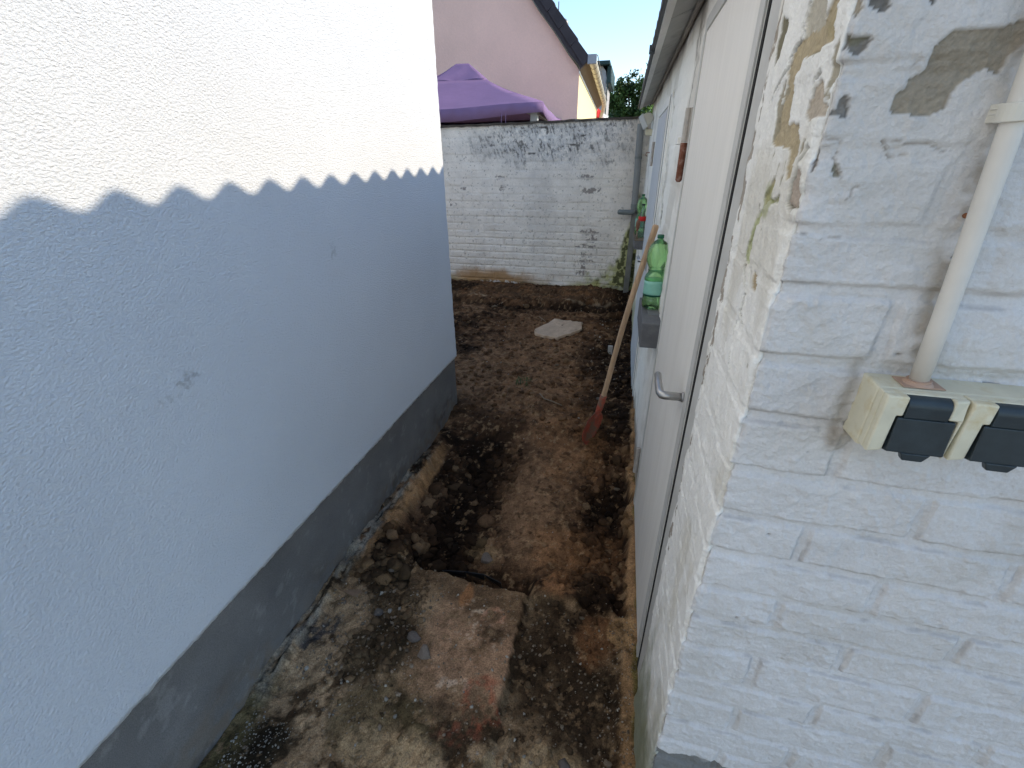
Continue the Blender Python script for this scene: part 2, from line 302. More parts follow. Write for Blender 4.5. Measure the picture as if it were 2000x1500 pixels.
# ------------------------------------------------------------------ alley soil
SD, SM_, SL = (0.0060, 0.0036, 0.0022), (0.060, 0.034, 0.020), (0.150, 0.094, 0.060)
SLAB = [(-0.735, 1.205), (-0.66, 1.185), (-0.60, 1.195), (-0.517, 1.178), (-0.42, 1.185), (-0.33, 1.178), (-0.266, 1.185), (-0.247, 1.15), (-0.248, 0.981), (-0.238, 0.86), (-0.235, 0.79), (-0.26, 0.70), (-0.40, 0.64), (-0.60, 0.66), (-0.72, 0.80), (-0.70, 1.0)]
def ground(x, y, col=True):
    wx = x+sfbm(x*7, y*7, 4, 3)*0.035; wy = y+sfbm(x*7+9, y*7, 4, 5)*0.035
    z = np.zeros_like(x)
    far = ss(2.2, 2.7, y)
    z += far*0.045+ss(3.0, 4.4, y)*0.02
    # dug trench
    lx = -0.925-0.05*ss(1.3, 2.0, y)
    trench = ss(1.17, 1.20, wy+0.06*ss(-0.70, -0.80, x)*0-0.09*(1-ss(-0.80, -0.70, x)))*(1-ss(1.85, 2.45, wy))*ss(lx-0.01, lx+0.04, wx)*(1-ss(0.115, 0.15, wx))
    left = np.exp(-((wx+0.70)/0.16)**2); right = np.exp(-((wx-0.03)/0.12)**2); path = np.exp(-((wx+0.30+0.08*(y-1.6))/0.15)**2)
    nearedge = 1-ss(1.2, 1.5, wy)
    dep = 0.075+0.045*left+0.05*right*ss(1.2, 1.6, y)-0.035*path*(1-nearedge)+0.02*nearedge
    # sandy ramp at the near end, right of centre
    ramp = blob(x, y, -0.14, 1.2, 0.07, 0.12, 0.5, 14, 31)
    dep = dep*(1-0.5*ramp)*(1-0.5*ss(-0.06, 0.0, x)*(1-ss(1.25, 1.6, y))); soft_e = ss(-0.26, -0.22, x)*(1-ss(-0.06, 0.0, x)); dep = dep*(1-soft_e*(1-ss(1.17, 1.42, y)))
    z -= trench*dep
    # clod heap by the left ledge
    heap = blob(x, y, -0.83, 1.24, 0.10, 0.14, 0.5, 9, 41, soft=0.5)
    z += heap*0.05
    # foreground slab
    slab = inpoly(x+sfbm(x*30, y*30, 3, 8)*0.008, y+sfbm(x*30, y*30, 3, 12)*0.008, SLAB).astype(float)
    slab = slab*ss(0.60, 0.80, y+sfbm(x*6, y*6, 3, 77)*0.1)
    z += slab*0.022
    # foreground sunk strip to the right of the slab
    fore = 1-ss(1.16, 1.2, y)
    strip = fore*ss(-0.25, -0.22, x)*(1-ss(0.11, 0.14, wx))
    z -= strip*0.034
    # wheel-like furrows and footprints further back
    z += far*(-0.02*np.exp(-((wx+0.02)/0.08)**2)+0.018*np.exp(-((wx+0.45)/0.2)**2))
    z += far*0.012*np.sin(wy*26+sfbm(x*3, y*3, 3, 2)*5)*np.exp(-((wx+0.25)/0.25)**2)
    # ledges against both walls
    rl = ss(0.13, 0.15, wx)*(1-ss(2.6, 3.2, y)); z += rl*(0.012+0.03*trench)
    tan_l = ss(-0.995, -0.985, x)*(1-ss(-0.94, -0.915, wx))*ss(0.8, 1.35, y)*(1-ss(1.95, 2.15, y)); z += tan_l*0.006
    ridge = (1-ss(-1.0, -0.975, x+sfbm(x*20, y*20, 3, 9)*0.022))*ss(0.56, 0.64, y)*(1-ss(1.9, 2.05, y)); z += ridge*(0.028+0.02*sfbm(y*14, x*40, 3, 4))
    # bank at the back wall
    bank = ss(4.68, 4.80, y+0.10*sfbm(x*2.5, y*2.5, 3, 14)+0.05*(x+1)); z += bank*0.080
    lay = ss(5.02, 5.07, y+sfbm(x*4, y*9, 3, 19)*0.06); z += lay*0.035
    notch = blob(x, y, -0.25, 4.75, 0.45, 0.10, 0.4, 5, 61); z -= notch*0.05
    # roughness
    rough = 0.4+0.6*fbm(x*2.1, y*2.1, 3, 21)
    soft = 1-0.65*slab; soft = soft*(1-0.55*path*(1-far*0.3)*ss(1.2, 1.5, y))
    d1, i1 = worley(x*13+sfbm(x*9, y*9, 2, 1)*0.7, y*13, 51); d2, i2 = worley(x*31, y*31+sfbm(x*20, y*20, 2, 1)*0.6, 52); d3, i3 = worley(x*75, y*75, 53)
    dirty = np.clip(trench*(0.35+left+right)+far*0.55+heap*1.2+strip*0.35+0.1, 0, 1.3)*soft
    lump = (np.clip(0.55-d1, 0, 1)*0.055*i1+np.clip(0.55-d2, 0, 1)*0.024*i2)*dirty*rough*1.4
    z += lump+np.clip(0.5-d3, 0, 1)*0.006*i3*(0.25+0.75*dirty)*(1-0.6*slab)
    rg = 1-np.abs(sfbm(x*9+sfbm(x*4, y*4, 2, 70), y*12, 5, 72, 0.6)); z += sfbm(x*5, y*5, 5, 71, 0.55)*0.020*soft+(rg-0.8)*0.022*soft*(0.3+0.7*np.clip(dirty, 0, 1))+sfbm(x*40, y*40, 4, 73, 0.6)*0.007*soft+sfbm(x*110, y*110, 2, 74)*0.0022
    if not col: return z
    # ---- colour of the ground
    n1 = fbm(x*3.2, y*3.2, 5, 101, 0.6); n2 = fbm(x*11, y*11, 5, 111, 0.65); n3 = fbm(x*45, y*45, 4, 121, 0.6)
    c = mix(np.broadcast_to(np.array(SM_), x.shape+(3,)).copy(), SL, ss(0.42, 0.68, n1*0.5+n2*0.5))
    c = mix(c, SD, ss(0.52, 0.40, n2*0.55+n1*0.45)*0.7)
    # far part: brown path centre, darker right side
    c = mix(c, (0.17, 0.10, 0.06), far*0.65*blob(x, y, -0.62, 3.2, 0.45, 1.3, 0.5, 4, 130, soft=0.5))
    c = mix(c, SD, far*0.78*ss(-0.28, -0.02, wx+sfbm(x*3, y*3, 4, 131)*0.22))
    c = mix(c, SD, 0.7*blob(x, y, -1.30, 3.42, 0.16, 0.10, 0.6, 8, 132)); c = mix(c, SD, 0.75*blob(x, y, -0.78, 2.15, 0.20, 0.12, 0.7, 6, 133))
    c = mix(c, (0.15, 0.085, 0.05), far*0.5*blob(x, y, -0.72, 4.2, 0.6, 0.35, 0.7, 5, 134, soft=0.5))
    # trench colours
    c = mix(c, SD, trench*0.92*np.clip(left*1.15+right*1.25, 0, 1)*ss(0.25, 0.5, n1+0.2))
    c = mix(c, (0.135, 0.085, 0.055), trench*0.85*np.clip(path*1.3, 0, 1)*ss(1.25, 1.5, y))
    c = mix(c, (0.165, 0.09, 0.048), trench*0.7*blob(x, y, -0.05, 1.5, 0.18, 0.16, 0.8, 9, 135, soft=0.6)); c = mix(c, (0.17, 0.09, 0.048), ramp*0.7*ss(0.35, 0.55, n3))
    c = mix(c, (0.14, 0.10, 0.06), 0.65*blob(x, y, -0.50, 1.40, 0.07, 0.06, 0.9, 20, 136)); c = mix(c, (0.16, 0.09, 0.05), 0.6*blob(x, y, -0.22, 2.3, 0.2, 0.3, 0.8, 7, 137))
    c = mix(c, (0.10, 0.06, 0.035), heap*0.5); c = mix(c, SD, 0.75*blob(x, y, -0.72, 1.27, 0.2, 0.08, 0.5, 9, 138))
    # foreground: dusty old concrete with dark earth on it
    dust = fore*ss(0.40, 0.60, n2*0.5+n1*0.5+0.05)
    c = mix(c, (0.19, 0.13, 0.08), fore*0.85)
    c = mix(c, (0.30, 0.225, 0.155), dust*0.6)
    c = mix(c, (0.035, 0.022, 0.013), fore*0.9*(1-0.75*slab)*ss(0.515, 0.45, n2*0.6+n1*0.4))
    c = mix(c, (0.032, 0.021, 0.013), fore*0.92*blob(x, y, -0.11, 0.98, 0.15, 0.28, 0.5, 10, 140, soft=0.4))
    c = mix(c, (0.030, 0.021, 0.014), fore*0.85*blob(x, y, 0.045, 0.80, 0.10, 0.24, 0.55, 9, 141, soft=0.5))
    c = mix(c, (0.11, 0.055, 0.028), fore*0.85*blob(x, y, 0.05, 1.08, 0.07, 0.11, 0.5, 12, 142))
    c = mix(c, (0.035, 0.025, 0.015), fore*0.8*blob(x, y, -0.73, 1.02, 0.10, 0.20, 0.6, 8, 143, 0.3)); c = mix(c, (0.03, 0.022, 0.013), fore*0.85*blob(x, y, -0.69, 0.83, 0.13, 0.12, 0.7, 9, 144))
    c = mix(c, (0.018, 0.014, 0.009), fore*0.95*blob(x, y, -0.92, 0.475, 0.11, 0.075, 0.5, 10, 145, 0.4))
    c = mix(c, (0.04, 0.028, 0.018), fore*0.8*blob(x, y, -0.42, 0.66, 0.13, 0.07, 0.8, 12, 146)); c = mix(c, (0.07, 0.055, 0.03), fore*0.7*blob(x, y, -0.62, 0.62, 0.16, 0.09, 0.7, 9, 147))
    c = mix(c, (0.33, 0.245, 0.165), fore*0.8*blob(x, y, -0.90, 0.74, 0.09, 0.11, 0.6, 11, 148)); c = mix(c, (0.32, 0.24, 0.155), fore*0.75*blob(x, y, -0.52, 0.55, 0.17, 0.07, 0.8, 9, 149))
    c = mix(c, (0.26, 0.20, 0.13), fore*0.6*blob(x, y, -0.09, 0.62, 0.12, 0.06, 0.9, 12, 150)); c = mix(c, (0.10, 0.085, 0.045), fore*0.8*(1-ss(-0.98, -0.93, wx))*(1-ss(0.6, 0.7, y)))
    c = mix(c, (0.26, 0.165, 0.115), slab*0.8*ss(0.25, 0.5, n2*0.6+n3*0.4)*blob(x, y, -0.38, 0.90, 0.22, 0.25, 0.5, 8, 151, soft=0.5)); c = mix(c, (0.10, 0.066, 0.042), slab*0.85*blob(x, y, -0.42, 1.11, 0.30, 0.10, 0.5, 7, 152, -0.15, soft=0.5))
    c = mix(c, (0.24, 0.12, 0.06), slab*0.8*blob(x, y, -0.47, 1.10, 0.025, 0.05, 0.7, 24, 153))
    c = mix(c, (0.36, 0.30, 0.25), slab*0.7*ss(0.54, 0.66, n3*0.6+n2*0.4)*blob(x, y, -0.34, 1.0, 0.11, 0.09, 0.6, 14, 154)); c = mix(c, (0.32, 0.17, 0.12), slab*0.6*ss(0.5, 0.6, n3)*blob(x, y, -0.34, 1.02, 0.035, 0.04, 0.9, 26, 155))
    c = mix(c, (0.05, 0.033, 0.02), slab*0.8*blob(x, y, -0.33, 0.965, 0.05, 0.025, 1.0, 26, 156)); c = mix(c, (0.34, 0.28, 0.24), 0.6*ss(0.45, 0.6, n3)*blob(x, y, -0.40, 0.775, 0.07, 0.02, 0.8, 24, 157))
    c = mix(c, (0.22, 0.060, 0.035), fore*0.62*ss(0.46, 0.60, n3*0.6+n2*0.4)*blob(x, y, -0.31, 0.745, 0.06, 0.07, 0.8, 18, 158, 0.6)); c = mix(c, (0.13, 0.045, 0.03), fore*0.6*ss(0.42, 0.6, n3)*blob(x, y, -0.34, 0.66, 0.08, 0.04, 0.9, 18, 159))
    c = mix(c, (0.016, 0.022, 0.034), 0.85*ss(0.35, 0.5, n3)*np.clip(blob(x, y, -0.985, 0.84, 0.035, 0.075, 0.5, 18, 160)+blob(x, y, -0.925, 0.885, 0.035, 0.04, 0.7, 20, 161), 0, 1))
    # ledges
    c = mix(c, (0.23, 0.14, 0.075), tan_l*0.85*ss(0.25, 0.45, n2)); c = mix(c, (0.19, 0.18, 0.165), ridge*0.85*ss(0.40, 0.56, fbm(x*45, y*14, 4, 162)+0.04)); c = mix(c, SD, ridge*0.8*ss(0.54, 0.60, fbm(x*60, y*10, 4, 173)))
    c = mix(c, (0.24, 0.155, 0.09), rl*0.85*(1-0.5*trench)); c = mix(c, (0.07, 0.075, 0.025), ss(0.168, 0.185, wx)*0.8*(1-ss(2.2, 2.8, y)))
    c = mix(c, (0.24, 0.16, 0.09), fore*0.8*blob(x, y, 0.13, 1.12, 0.05, 0.07, 0.5, 20, 163))
    # bank; the dark band at its foot paints the shade of an undercut
    c = mix(c, (0.066, 0.041, 0.026), bank*0.85); c = mix(c, SD, 0.8*ss(4.60, 4.70, y+0.10*sfbm(x*2.5, y*2.5, 3, 14)+0.05*(x+1))*(1-bank)); c = mix(c, (0.12, 0.065, 0.035), bank*0.6*ss(0.5, 0.6, n2)); c = mix(c, (0.30, 0.25, 0.20), 0.7*bank*(1-ss(0.006, 0.016, np.abs(y-4.85-0.06*sfbm(x*4, y*0, 4, 164))))*ss(0.5, 0.62, fbm(x*5, y*2, 3, 165)))
    c = mix(c, SD, notch*0.8); c = mix(c, SD, 0.85*bank*blob(x, y, -2.0, 5.1, 0.35, 0.12, 0.5, 5, 166)); c = mix(c, SD, 0.9*ss(-0.25, 0.0, x)*bank)
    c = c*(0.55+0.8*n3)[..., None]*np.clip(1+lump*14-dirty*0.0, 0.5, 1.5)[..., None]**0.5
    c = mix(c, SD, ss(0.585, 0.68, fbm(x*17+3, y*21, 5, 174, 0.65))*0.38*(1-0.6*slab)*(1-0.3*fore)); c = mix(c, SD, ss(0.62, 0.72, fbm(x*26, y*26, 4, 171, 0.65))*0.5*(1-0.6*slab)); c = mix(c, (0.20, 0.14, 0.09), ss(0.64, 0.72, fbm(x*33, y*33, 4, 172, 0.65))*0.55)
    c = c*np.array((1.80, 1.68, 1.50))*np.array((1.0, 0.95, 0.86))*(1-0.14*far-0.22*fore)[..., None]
    # specks of grit
    gr = (d3 < 0.15) & (i3 > 0.94-0.12*fore); c = mix(c, (0.30, 0.24, 0.17), gr*0.6)
    return z, c
xs = np.concatenate([np.linspace(-2.75, -1.12, 110, endpoint=False), np.arange(-1.12, 0.235, 0.005)])
ys = [0.12]
while ys[-1] < 5.42: ys.append(ys[-1]+0.0042+0.0021*max(0, ys[-1]-1))
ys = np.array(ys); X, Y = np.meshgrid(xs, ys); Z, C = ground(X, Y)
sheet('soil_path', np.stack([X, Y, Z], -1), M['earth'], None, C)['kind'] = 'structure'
# unseen yard behind the camera; pale paving added to bounce sunlight into the passage
MB().add([(-1.03, -6, -0.03), (6, -6, -0.03), (6, 0.13, -0.03), (-1.03, 0.13, -0.03)], [(0, 1, 2, 3)]).build('bounce_paving', mat('bounce_paving', (0.20, 0.185, 0.165), 0.9, var=0.15, vscale=3, bump=0.4, bscale=60))['kind'] = 'structure'

def gz(x, y): return float(ground(np.array([[float(x)]]), np.array([[float(y)]]), False)[0, 0])
def ico(sub):
    import bmesh
    bm = bmesh.new(); bmesh.ops.create_icosphere(bm, subdivisions=sub, radius=1); v = np.array([p.co[:] for p in bm.verts]); f = np.array([[q.index for q in t.verts] for t in bm.faces]); bm.free(); return v, f
rng = np.random.default_rng(5)
def scatter(name, pts, sizes, cols, sub, m, sink=0.3, flat=(0.45, 0.9)):
    v0, f0 = ico(sub); n = len(pts); nv = len(v0)
    if name == 'soil_clods':
        gc = ground(pts[:, 0][None], pts[:, 1][None])[1][0]; cols = gc*rng.uniform(0.65, 1.15, (n, 1))*0.75+cols*0.25
    V = np.zeros((n, nv, 3)); Cc = np.zeros((n, nv, 3))
    zz = ground(pts[:, 0][None], pts[:, 1][None], False)[0]
    for i in range(n):
        q = rng.normal(size=(3, 3)); Q, _ = np.linalg.qr(q)
        fr = rng.normal(size=(3, 3))*2.2; r = 1+np.sin(v0@fr[0]+fr[1, 0])*0.22+np.sin((v0@fr[2])*2.3)*0.14+rng.normal(size=nv)*(0.10 if sub < 2 else 0.12)
        v = (v0*r[:, None])@Q*np.array([1, rng.uniform(0.6, 1), rng.uniform(*flat)])
        a = rng.uniform(0, 6.28); c, s = math.cos(a), math.sin(a); v = v@np.array([[c, s, 0], [-s, c, 0], [0, 0, 1]])
        V[i] = v*sizes[i]+np.array([pts[i, 0], pts[i, 1], zz[i]+sizes[i]*(0.6-sink)]); Cc[i] = cols[i]
    F = (f0[None]+(np.arange(n)*nv)[:, None, None]).reshape(-1, 3)
    me = bpy.data.meshes.new(name); me.vertices.add(n*nv); me.vertices.foreach_set('co', V.reshape(-1).astype(np.float32))
    me.loops.add(F.size); me.loops.foreach_set('vertex_index', F.ravel().astype(np.int32)); me.polygons.add(len(F)); me.polygons.foreach_set('loop_start', (np.arange(len(F))*3).astype(np.int32)); me.update(calc_edges=True)
    setcol(me, Cc); return link(name, me, m)
# clods of earth
P = []; S = []; K = []
def zone(n, x0, x1, y0, y1, s0, s1, dark=1.0, tan=0.15):
    for _ in range(n):
        x = rng.uniform(x0, x1); y = rng.uniform(y0, y1)
        if y < 2.6 and x < -1.0: continue
        P.append((x, y)); S.append(s0+(s1-s0)*rng.random()**3)
        b = np.array(SM_)*rng.uniform(0.35, 1.2)*dark
        if rng.random() < tan: b = np.array((0.13, 0.085, 0.05))*rng.uniform(0.7, 1.4)
        K.append(b)
zone(900, -0.92, -0.48, 1.22, 2.2, 0.004, 0.018, 0.6, 0.05); zone(170, -0.90, -0.50, 1.22, 2.1, 0.015, 0.042, 0.6, 0.06); zone(650, -0.12, 0.14, 1.22, 2.5, 0.004, 0.024, 0.6, 0.08); zone(60, -0.08, 0.13, 1.25, 2.5, 0.012, 0.034, 0.7, 0.1); zone(220, -0.95, -0.74, 1.08, 1.38, 0.006, 0.036, 0.9, 0.15)
zone(200, -0.5, -0.1, 1.2, 2.2, 0.003, 0.010, 1.0); zone(450, -0.25, 0.14, 0.6, 1.18, 0.003, 0.013, 0.7, 0.15); zone(330, -0.85, -0.6, 0.72, 1.15, 0.004, 0.018, 1.0, 0.4)
zone(260, -2.0, 0.1, 2.4, 4.7, 0.012, 0.036, 0.8, 0.2); zone(1800, -2.3, 0.1, 2.4, 4.8, 0.004, 0.024, 1.0, 0.15); zone(450, -0.25, 0.1, 2.3, 4.4, 0.005, 0.030, 0.6, 0.15); zone(300, -2.0, -1.1, 3.9, 4.7, 0.006, 0.034, 0.8, 0.2)
zone(300, -2.2, 0.05, 4.6, 5.25, 0.005, 0.026, 0.8, 0.25); zone(260, -0.9, 0.1, 0.35, 0.7, 0.003, 0.010, 0.9, 0.4)
tag(scatter('soil_clods', np.array(P), np.array(S), np.array(K), 2, M['clod'], 0.5), 'loose dark brown clods of dug earth scattered over the whole passage', 'earth clods', kind='stuff')
P = []; S = []; K = []
def grit(n, x0, x1, y0, y1, s0, s1, white=0.3):
    for _ in range(n):
        x = rng.uniform(x0, x1); y = rng.uniform(y0, y1)
        if y < 2.6 and x < -1.0: continue
        P.append((x, y)); S.append(s0+(s1-s0)*rng.random()**3)
        b = np.array((0.22, 0.165, 0.115))*rng.uniform(0.5, 1.3)
        if rng.random() < white: b = np.array((0.36, 0.32, 0.26))*rng.uniform(0.5, 1.2)
        K.append(b)
grit(1000, -1.0, 0.17, 0.38, 1.2, 0.0012, 0.006, 0.25); grit(350, -0.95, -0.55, 0.6, 1.1, 0.002, 0.010, 0.15); grit(260, -1.02, -0.84, 0.40, 0.56, 0.0015, 0.0045, 1.0); grit(250, -0.9, 0.15, 1.2, 2.4, 0.0012, 0.004, 0.4)
grit(450, -2.2, 0.1, 2.4, 4.9, 0.002, 0.009, 0.35); grit(300, 0.08, 0.18, 0.45, 1.2, 0.0015, 0.005, 0.3); grit(120, -0.22, 0.05, 2.9, 4.4, 0.004, 0.014, 0.3)
tag(scatter('gravel', np.array(P), np.array(S), np.array(K), 1, M['clod'], 0.35), 'small pale gravel and grit strewn over the dug earth', 'gravel', kind='stuff')

# ------------------------------------------------------------------ single small things on the ground
def rock(name, label, cat, x, y, r, sc, m, seed, dz=0.0, tilt=(0, 0, 0), facet=0.16):
    v, f = ico(3); v = v*np.array(sc)
    rr = np.random.default_rng(seed)
    for _ in range(9):
        n = rr.normal(size=3); n /= np.linalg.norm(n); n[2] = abs(n[2])*0.7; n /= np.linalg.norm(n); lim = rr.uniform(0.45, 0.8)*np.linalg.norm(np.array(sc)*n)
        d = v@n; v = v-np.outer(np.clip(d-lim, 0, None), n)
    v += sfbm(v[:, 0]*4+seed, v[:, 1]*4+v[:, 2]*3, 3, seed)[:, None]*facet*0.4*v
    mb = MB(); R = Matrix.Rotation(tilt[2], 3, 'Z') @ Matrix.Rotation(tilt[0], 3, 'X') @ Matrix.Rotation(tilt[1], 3, 'Y'); z = gz(x, y)+dz
    mb.add([Vector((x, y, z))+R@(Vector(p)*r) for p in v], [tuple(t) for t in f]); o = mb.build(name, m, None, True); tag(o, label, cat, 'loose stones and clods lying on the ground'); return o
rock('earth_clod', 'largest ochre clod of earth by the grey plinth at the near end of the trench', 'earth clod', -0.86, 1.255, 0.032, (1, 0.85, 0.8), M['ochre_clod'], 3, 0.03, facet=0.4)
rock('stone', 'pale angular stone on the foreground concrete, left of the pinkish slab', 'stone', -0.535, 0.845, 0.030, (1.1, 1.3, 0.5), M['stone'], 5, 0.012, (0.1, 0.2, 0.5))
rock('stone', 'smaller brownish flat stone just behind the pale angular stone on the foreground concrete', 'stone', -0.60, 0.89, 0.028, (1.2, 0.9, 0.4), M['stone_grey'], 8, 0.008)
rock('stone', 'grey rounded stone among the crumbs left of the foreground slab', 'stone', -0.78, 0.955, 0.020, (1.1, 0.8, 0.7), M['stone_grey'], 9, 0.012)
rock('stone', 'grey stone lying below the earth clod at the left ledge', 'stone', -0.80, 1.12, 0.022, (1.2, 0.9, 0.6), M['stone_grey'], 12, 0.014)
rock('stone', 'upright pale shard sticking out of the dark earth in the middle of the trench', 'stone', -0.19, 1.76, 0.040, (0.35, 1.2, 0.7), M['ochre_clod'], 15, 0.012, (0, 0.3, 0.1))
rock('stone', 'tan stone in the dark earth on the right side of the trench near the wall', 'stone', 0.05, 2.02, 0.026, (1.1, 0.8, 0.6), M['ochre_clod'], 16, 0.01)
rock('stone', 'broken pale lump lying in the trench just behind the slab edge', 'stone', -0.475, 1.37, 0.030, (1.3, 0.9, 0.5), M['stone'], 17, 0.008, (0.2, 0, 0.8))
rock('stone', 'round brown stone beside the shovel shaft on the right of the path', 'stone', -0.07, 2.80, 0.035, (1.1, 0.9, 0.7), M['stone_grey'], 18, 0.012)
rock('stone', 'small dark flat stone in the black earth to the right of the foreground slab', 'stone', -0.025, 0.665, 0.026, (0.8, 1.3, 0.4), M['stone_grey'], 19, 0.008, (0, 0, 0.3))
rock('stone', 'buff crumbly stone on the right concrete ledge beside the shovel blade', 'stone', 0.12, 2.28, 0.045, (0.9, 1.1, 0.7), M['ochre_clod'], 20, 0.015)
mb = MB(); cz = gz(-0.91, 1.0)+0.014
mb.prism([(-0.955, 1.0), (-0.90, 0.985), (-0.875, 1.005), (-0.885, 1.018), (-0.93, 1.012)], lambda p, t: (p[0], p[1], cz+0.006*t+0.1*(p[0]+0.91))); tag(mb.build('wood_chip', M['chip']), 'flat brown wood chip lying near the grey plinth left of the slab', 'wood chip')
# broken concrete slab at the back
zb = 0.088
out = [(-0.777, 3.93), (-0.755, 3.835), (-0.66, 3.79), (-0.53, 3.775), (-0.43, 3.90), (-0.345, 4.02), (-0.355, 4.19), (-0.50, 4.215), (-0.63, 4.225)]
op = []
for i, p in enumerate(out):
    q = out[(i+1) % len(out)]
    for k in range(5):
        t = k/5; x = p[0]*(1-t)+q[0]*t; y = p[1]*(1-t)+q[1]*t; op.append((x+random.Random(i*9+k).uniform(-0.008, 0.008), y+random.Random(i*7+k).uniform(-0.008, 0.008)))
mb = MB(); n = len(op); cx, cy = -0.57, 4.00
lev = [(0.98, 0), (1.0, 0.006), (0.99, 0.024), (0.965, 0.028), (0.5, 0.029)]
vs = []
for k, (s_, h) in enumerate(lev):
    for i, (x, y) in enumerate(op):
        j = random.Random(i*31+k).uniform(-0.004, 0.004) if k < 4 else 0
        vs.append((cx+(x-cx)*s_, cy+(y-cy)*s_, zb+h+j+0.05*(y-cy)))
vs.append((cx, cy, zb+0.029)); fs = [tuple(range(n))[::-1]]
for k in range(len(lev)-1): fs += [(k*n+i, k*n+(i+1) % n, (k+1)*n+(i+1) % n, (k+1)*n+i) for i in range(n)]
b = (len(lev)-1)*n; fs += [(b+i, b+(i+1) % n, len(vs)-1) for i in range(n)]
mb.add(vs, fs)
slab_o = thing('concrete_slab', 'broken angular slab of tan concrete lying on the earth near the back wall', 'concrete slab', (cx, cy, zb)); mb.build('slab_piece', M['concrete'], slab_o)
mb = MB(); mb.lathe([(0.0005, 0), (0.017, 0.0), (0.015, 0.006), (0.0005, 0.008)], (-0.53, 4.07, zb+0.029), 12, lambda r, z, a: r*(1+0.3*math.sin(2*a))); mb.build('mud_spot', mat('mud_spot', (0.04, 0.025, 0.015), 0.9), slab_o, True)
def stick(name, label, cat, pts, r, m):
    zz = [gz(p[0], p[1]) for p in pts]; tag(MB().tube([(p[0], p[1], z+p[2]) for p, z in zip(pts, zz)], r, 6).build(name, m, None, True), label, cat)
stick('stick', 'thin bent dry stick lying across the middle of the brown path', 'stick', [(-0.49, 2.70, 0.02), (-0.45, 2.65, 0.018), (-0.39, 2.63, 0.018), (-0.32, 2.61, 0.018)], 0.004, M['straw'])
stick('straw', 'pale straw stalk sticking up behind the broken concrete slab', 'straw', [(-0.80, 4.25, 0.05), (-0.74, 4.17, 0.05), (-0.70, 4.12, 0.045)], 0.003, M['straw'])
# scrap of black sheet at the slab edge
mb = MB(); pts = [(-0.62, 1.205, 0.0), (-0.52, 1.22, 0.004), (-0.44, 1.225, 0.004), (-0.36, 1.205, 0.0)]
for a, b_ in zip(pts[:-1], pts[1:]): mb.add([(a[0], a[1], a[2]), (b_[0], b_[1], b_[2]), (b_[0], b_[1]+0.012, b_[2]-0.05), (a[0], a[1]+0.03, a[2]-0.055)], [(0, 1, 2, 3)])
o = mb.build('roofing_felt', M['tarred']); tag(o, 'strip of black sheet curling out along the far edge of the foreground slab', 'roofing felt'); md = o.modifiers.new('s', 'SOLIDIFY'); md.thickness = 0.002
# white stub standing behind the shaft
zst = gz(-0.05, 3.68); MB().box((-0.075, 3.66, zst-0.02), (-0.035, 3.685, zst+0.07)).build('plastic_stub', M['white_chip'], None, bevel=0.004); tag(bpy.data.objects['plastic_stub'], 'small pale upright stub in the dark earth behind the shovel shaft', 'stub')
# weed tufts
def weed(x, y, n, h, label, seed, spread):
    r = random.Random(seed); root = thing('weed', label, 'weed', (x, y, gz(x, y))); mb = MB()
    for _ in range(n):
        a = r.uniform(0, 6.28); l = h*r.uniform(0.5, 1); bx, by = x+r.uniform(-1, 1)*spread, y+r.uniform(-1, 1)*spread; bz = gz(bx, by); w = 0.0022
        dx, dy = math.cos(a), math.sin(a); px, py = -dy*w, dx*w
        p = [(bx, by, bz), (bx+dx*l*0.35, by+dy*l*0.35, bz+l*0.55), (bx+dx*l*0.9, by+dy*l*0.9, bz+l*0.5)]
        mb.add([(p[0][0]-px, p[0][1]-py, p[0][2]), (p[0][0]+px, p[0][1]+py, p[0][2]), (p[1][0]+px, p[1][1]+py, p[1][2]), (p[1][0]-px, p[1][1]-py, p[1][2]), p[2]], [(0, 1, 2, 3), (3, 2, 4)])
    mb.build('blades', M['grass'], root)
weed(-0.66, 2.90, 45, 0.06, 'small tuft of green weed on the middle of the brown path', 4, 0.05)
weed(-1.38, 2.86, 18, 0.03, 'faint flat patch of pale green weed beside the house corner', 6, 0.05)
weed(0.155, 0.50, 60, 0.022, 'thin green moss growing in the joint at the foot of the near brick corner', 9, 0.012)

# ------------------------------------------------------------------ left house
HX = -1.03; HY = 2.54
house = thing('house', 'rough white rendered house with a grey plinth along the left side of the passage', 'house', (HX, HY, 0))
def house_wall():
    ysl = np.concatenate([np.linspace(-3, 0.1, 30, endpoint=False), np.arange(0.1, HY+0.001, 0.012)]); ysl[-1] = HY
    zsl = np.concatenate([np.arange(0.385, 3.0, 0.014), np.linspace(3.0, 5.0, 20)])
    Yg, Zg = np.meshgrid(ysl, zsl); Xg = np.full(Yg.shape, HX)+sfbm(Yg*40, Zg*40, 3, 201)*0.0012+sfbm(Yg*1.5, Zg*1.5, 3, 203)*0.004
    Zg = Zg.copy(); Zg[0] += sfbm(Yg[0]*60, Yg[0]*0, 3, 205)*0.005; Yg = Yg.copy(); Yg[:, -1] += sfbm(Zg[:, -1]*50, Zg[:, -1]*0, 3, 207)*0.005
    P = np.stack([Xg, Yg, Zg], -1)
    # return underneath and round the corner
    bot = P[:1].copy(); bot[..., 0] -= 0.03; P = np.concatenate([bot, P], 0)
    c1 = P[:, -1:].copy(); c1[..., 0] -= 0.004; c1[..., 1] += 0.004; c2 = P[:, -1:].copy(); c2[..., 0] = -9; c2[..., 1] = HY+0.006
    P = np.concatenate([P, c1, c2], 1); sheet('wall', P, M['stucco'], house)
house_wall()
mb = MB(); mb.add([(-9, -3, 0.39), (-9, HY, 0.39), (-9, HY, 5), (-9, -3, 5), (HX, -3, 0.39), (HX, -3, 5)], [(0, 1, 2, 3), (0, 3, 5, 4)]); mb.build('rear_wall', M['stucco'], house)
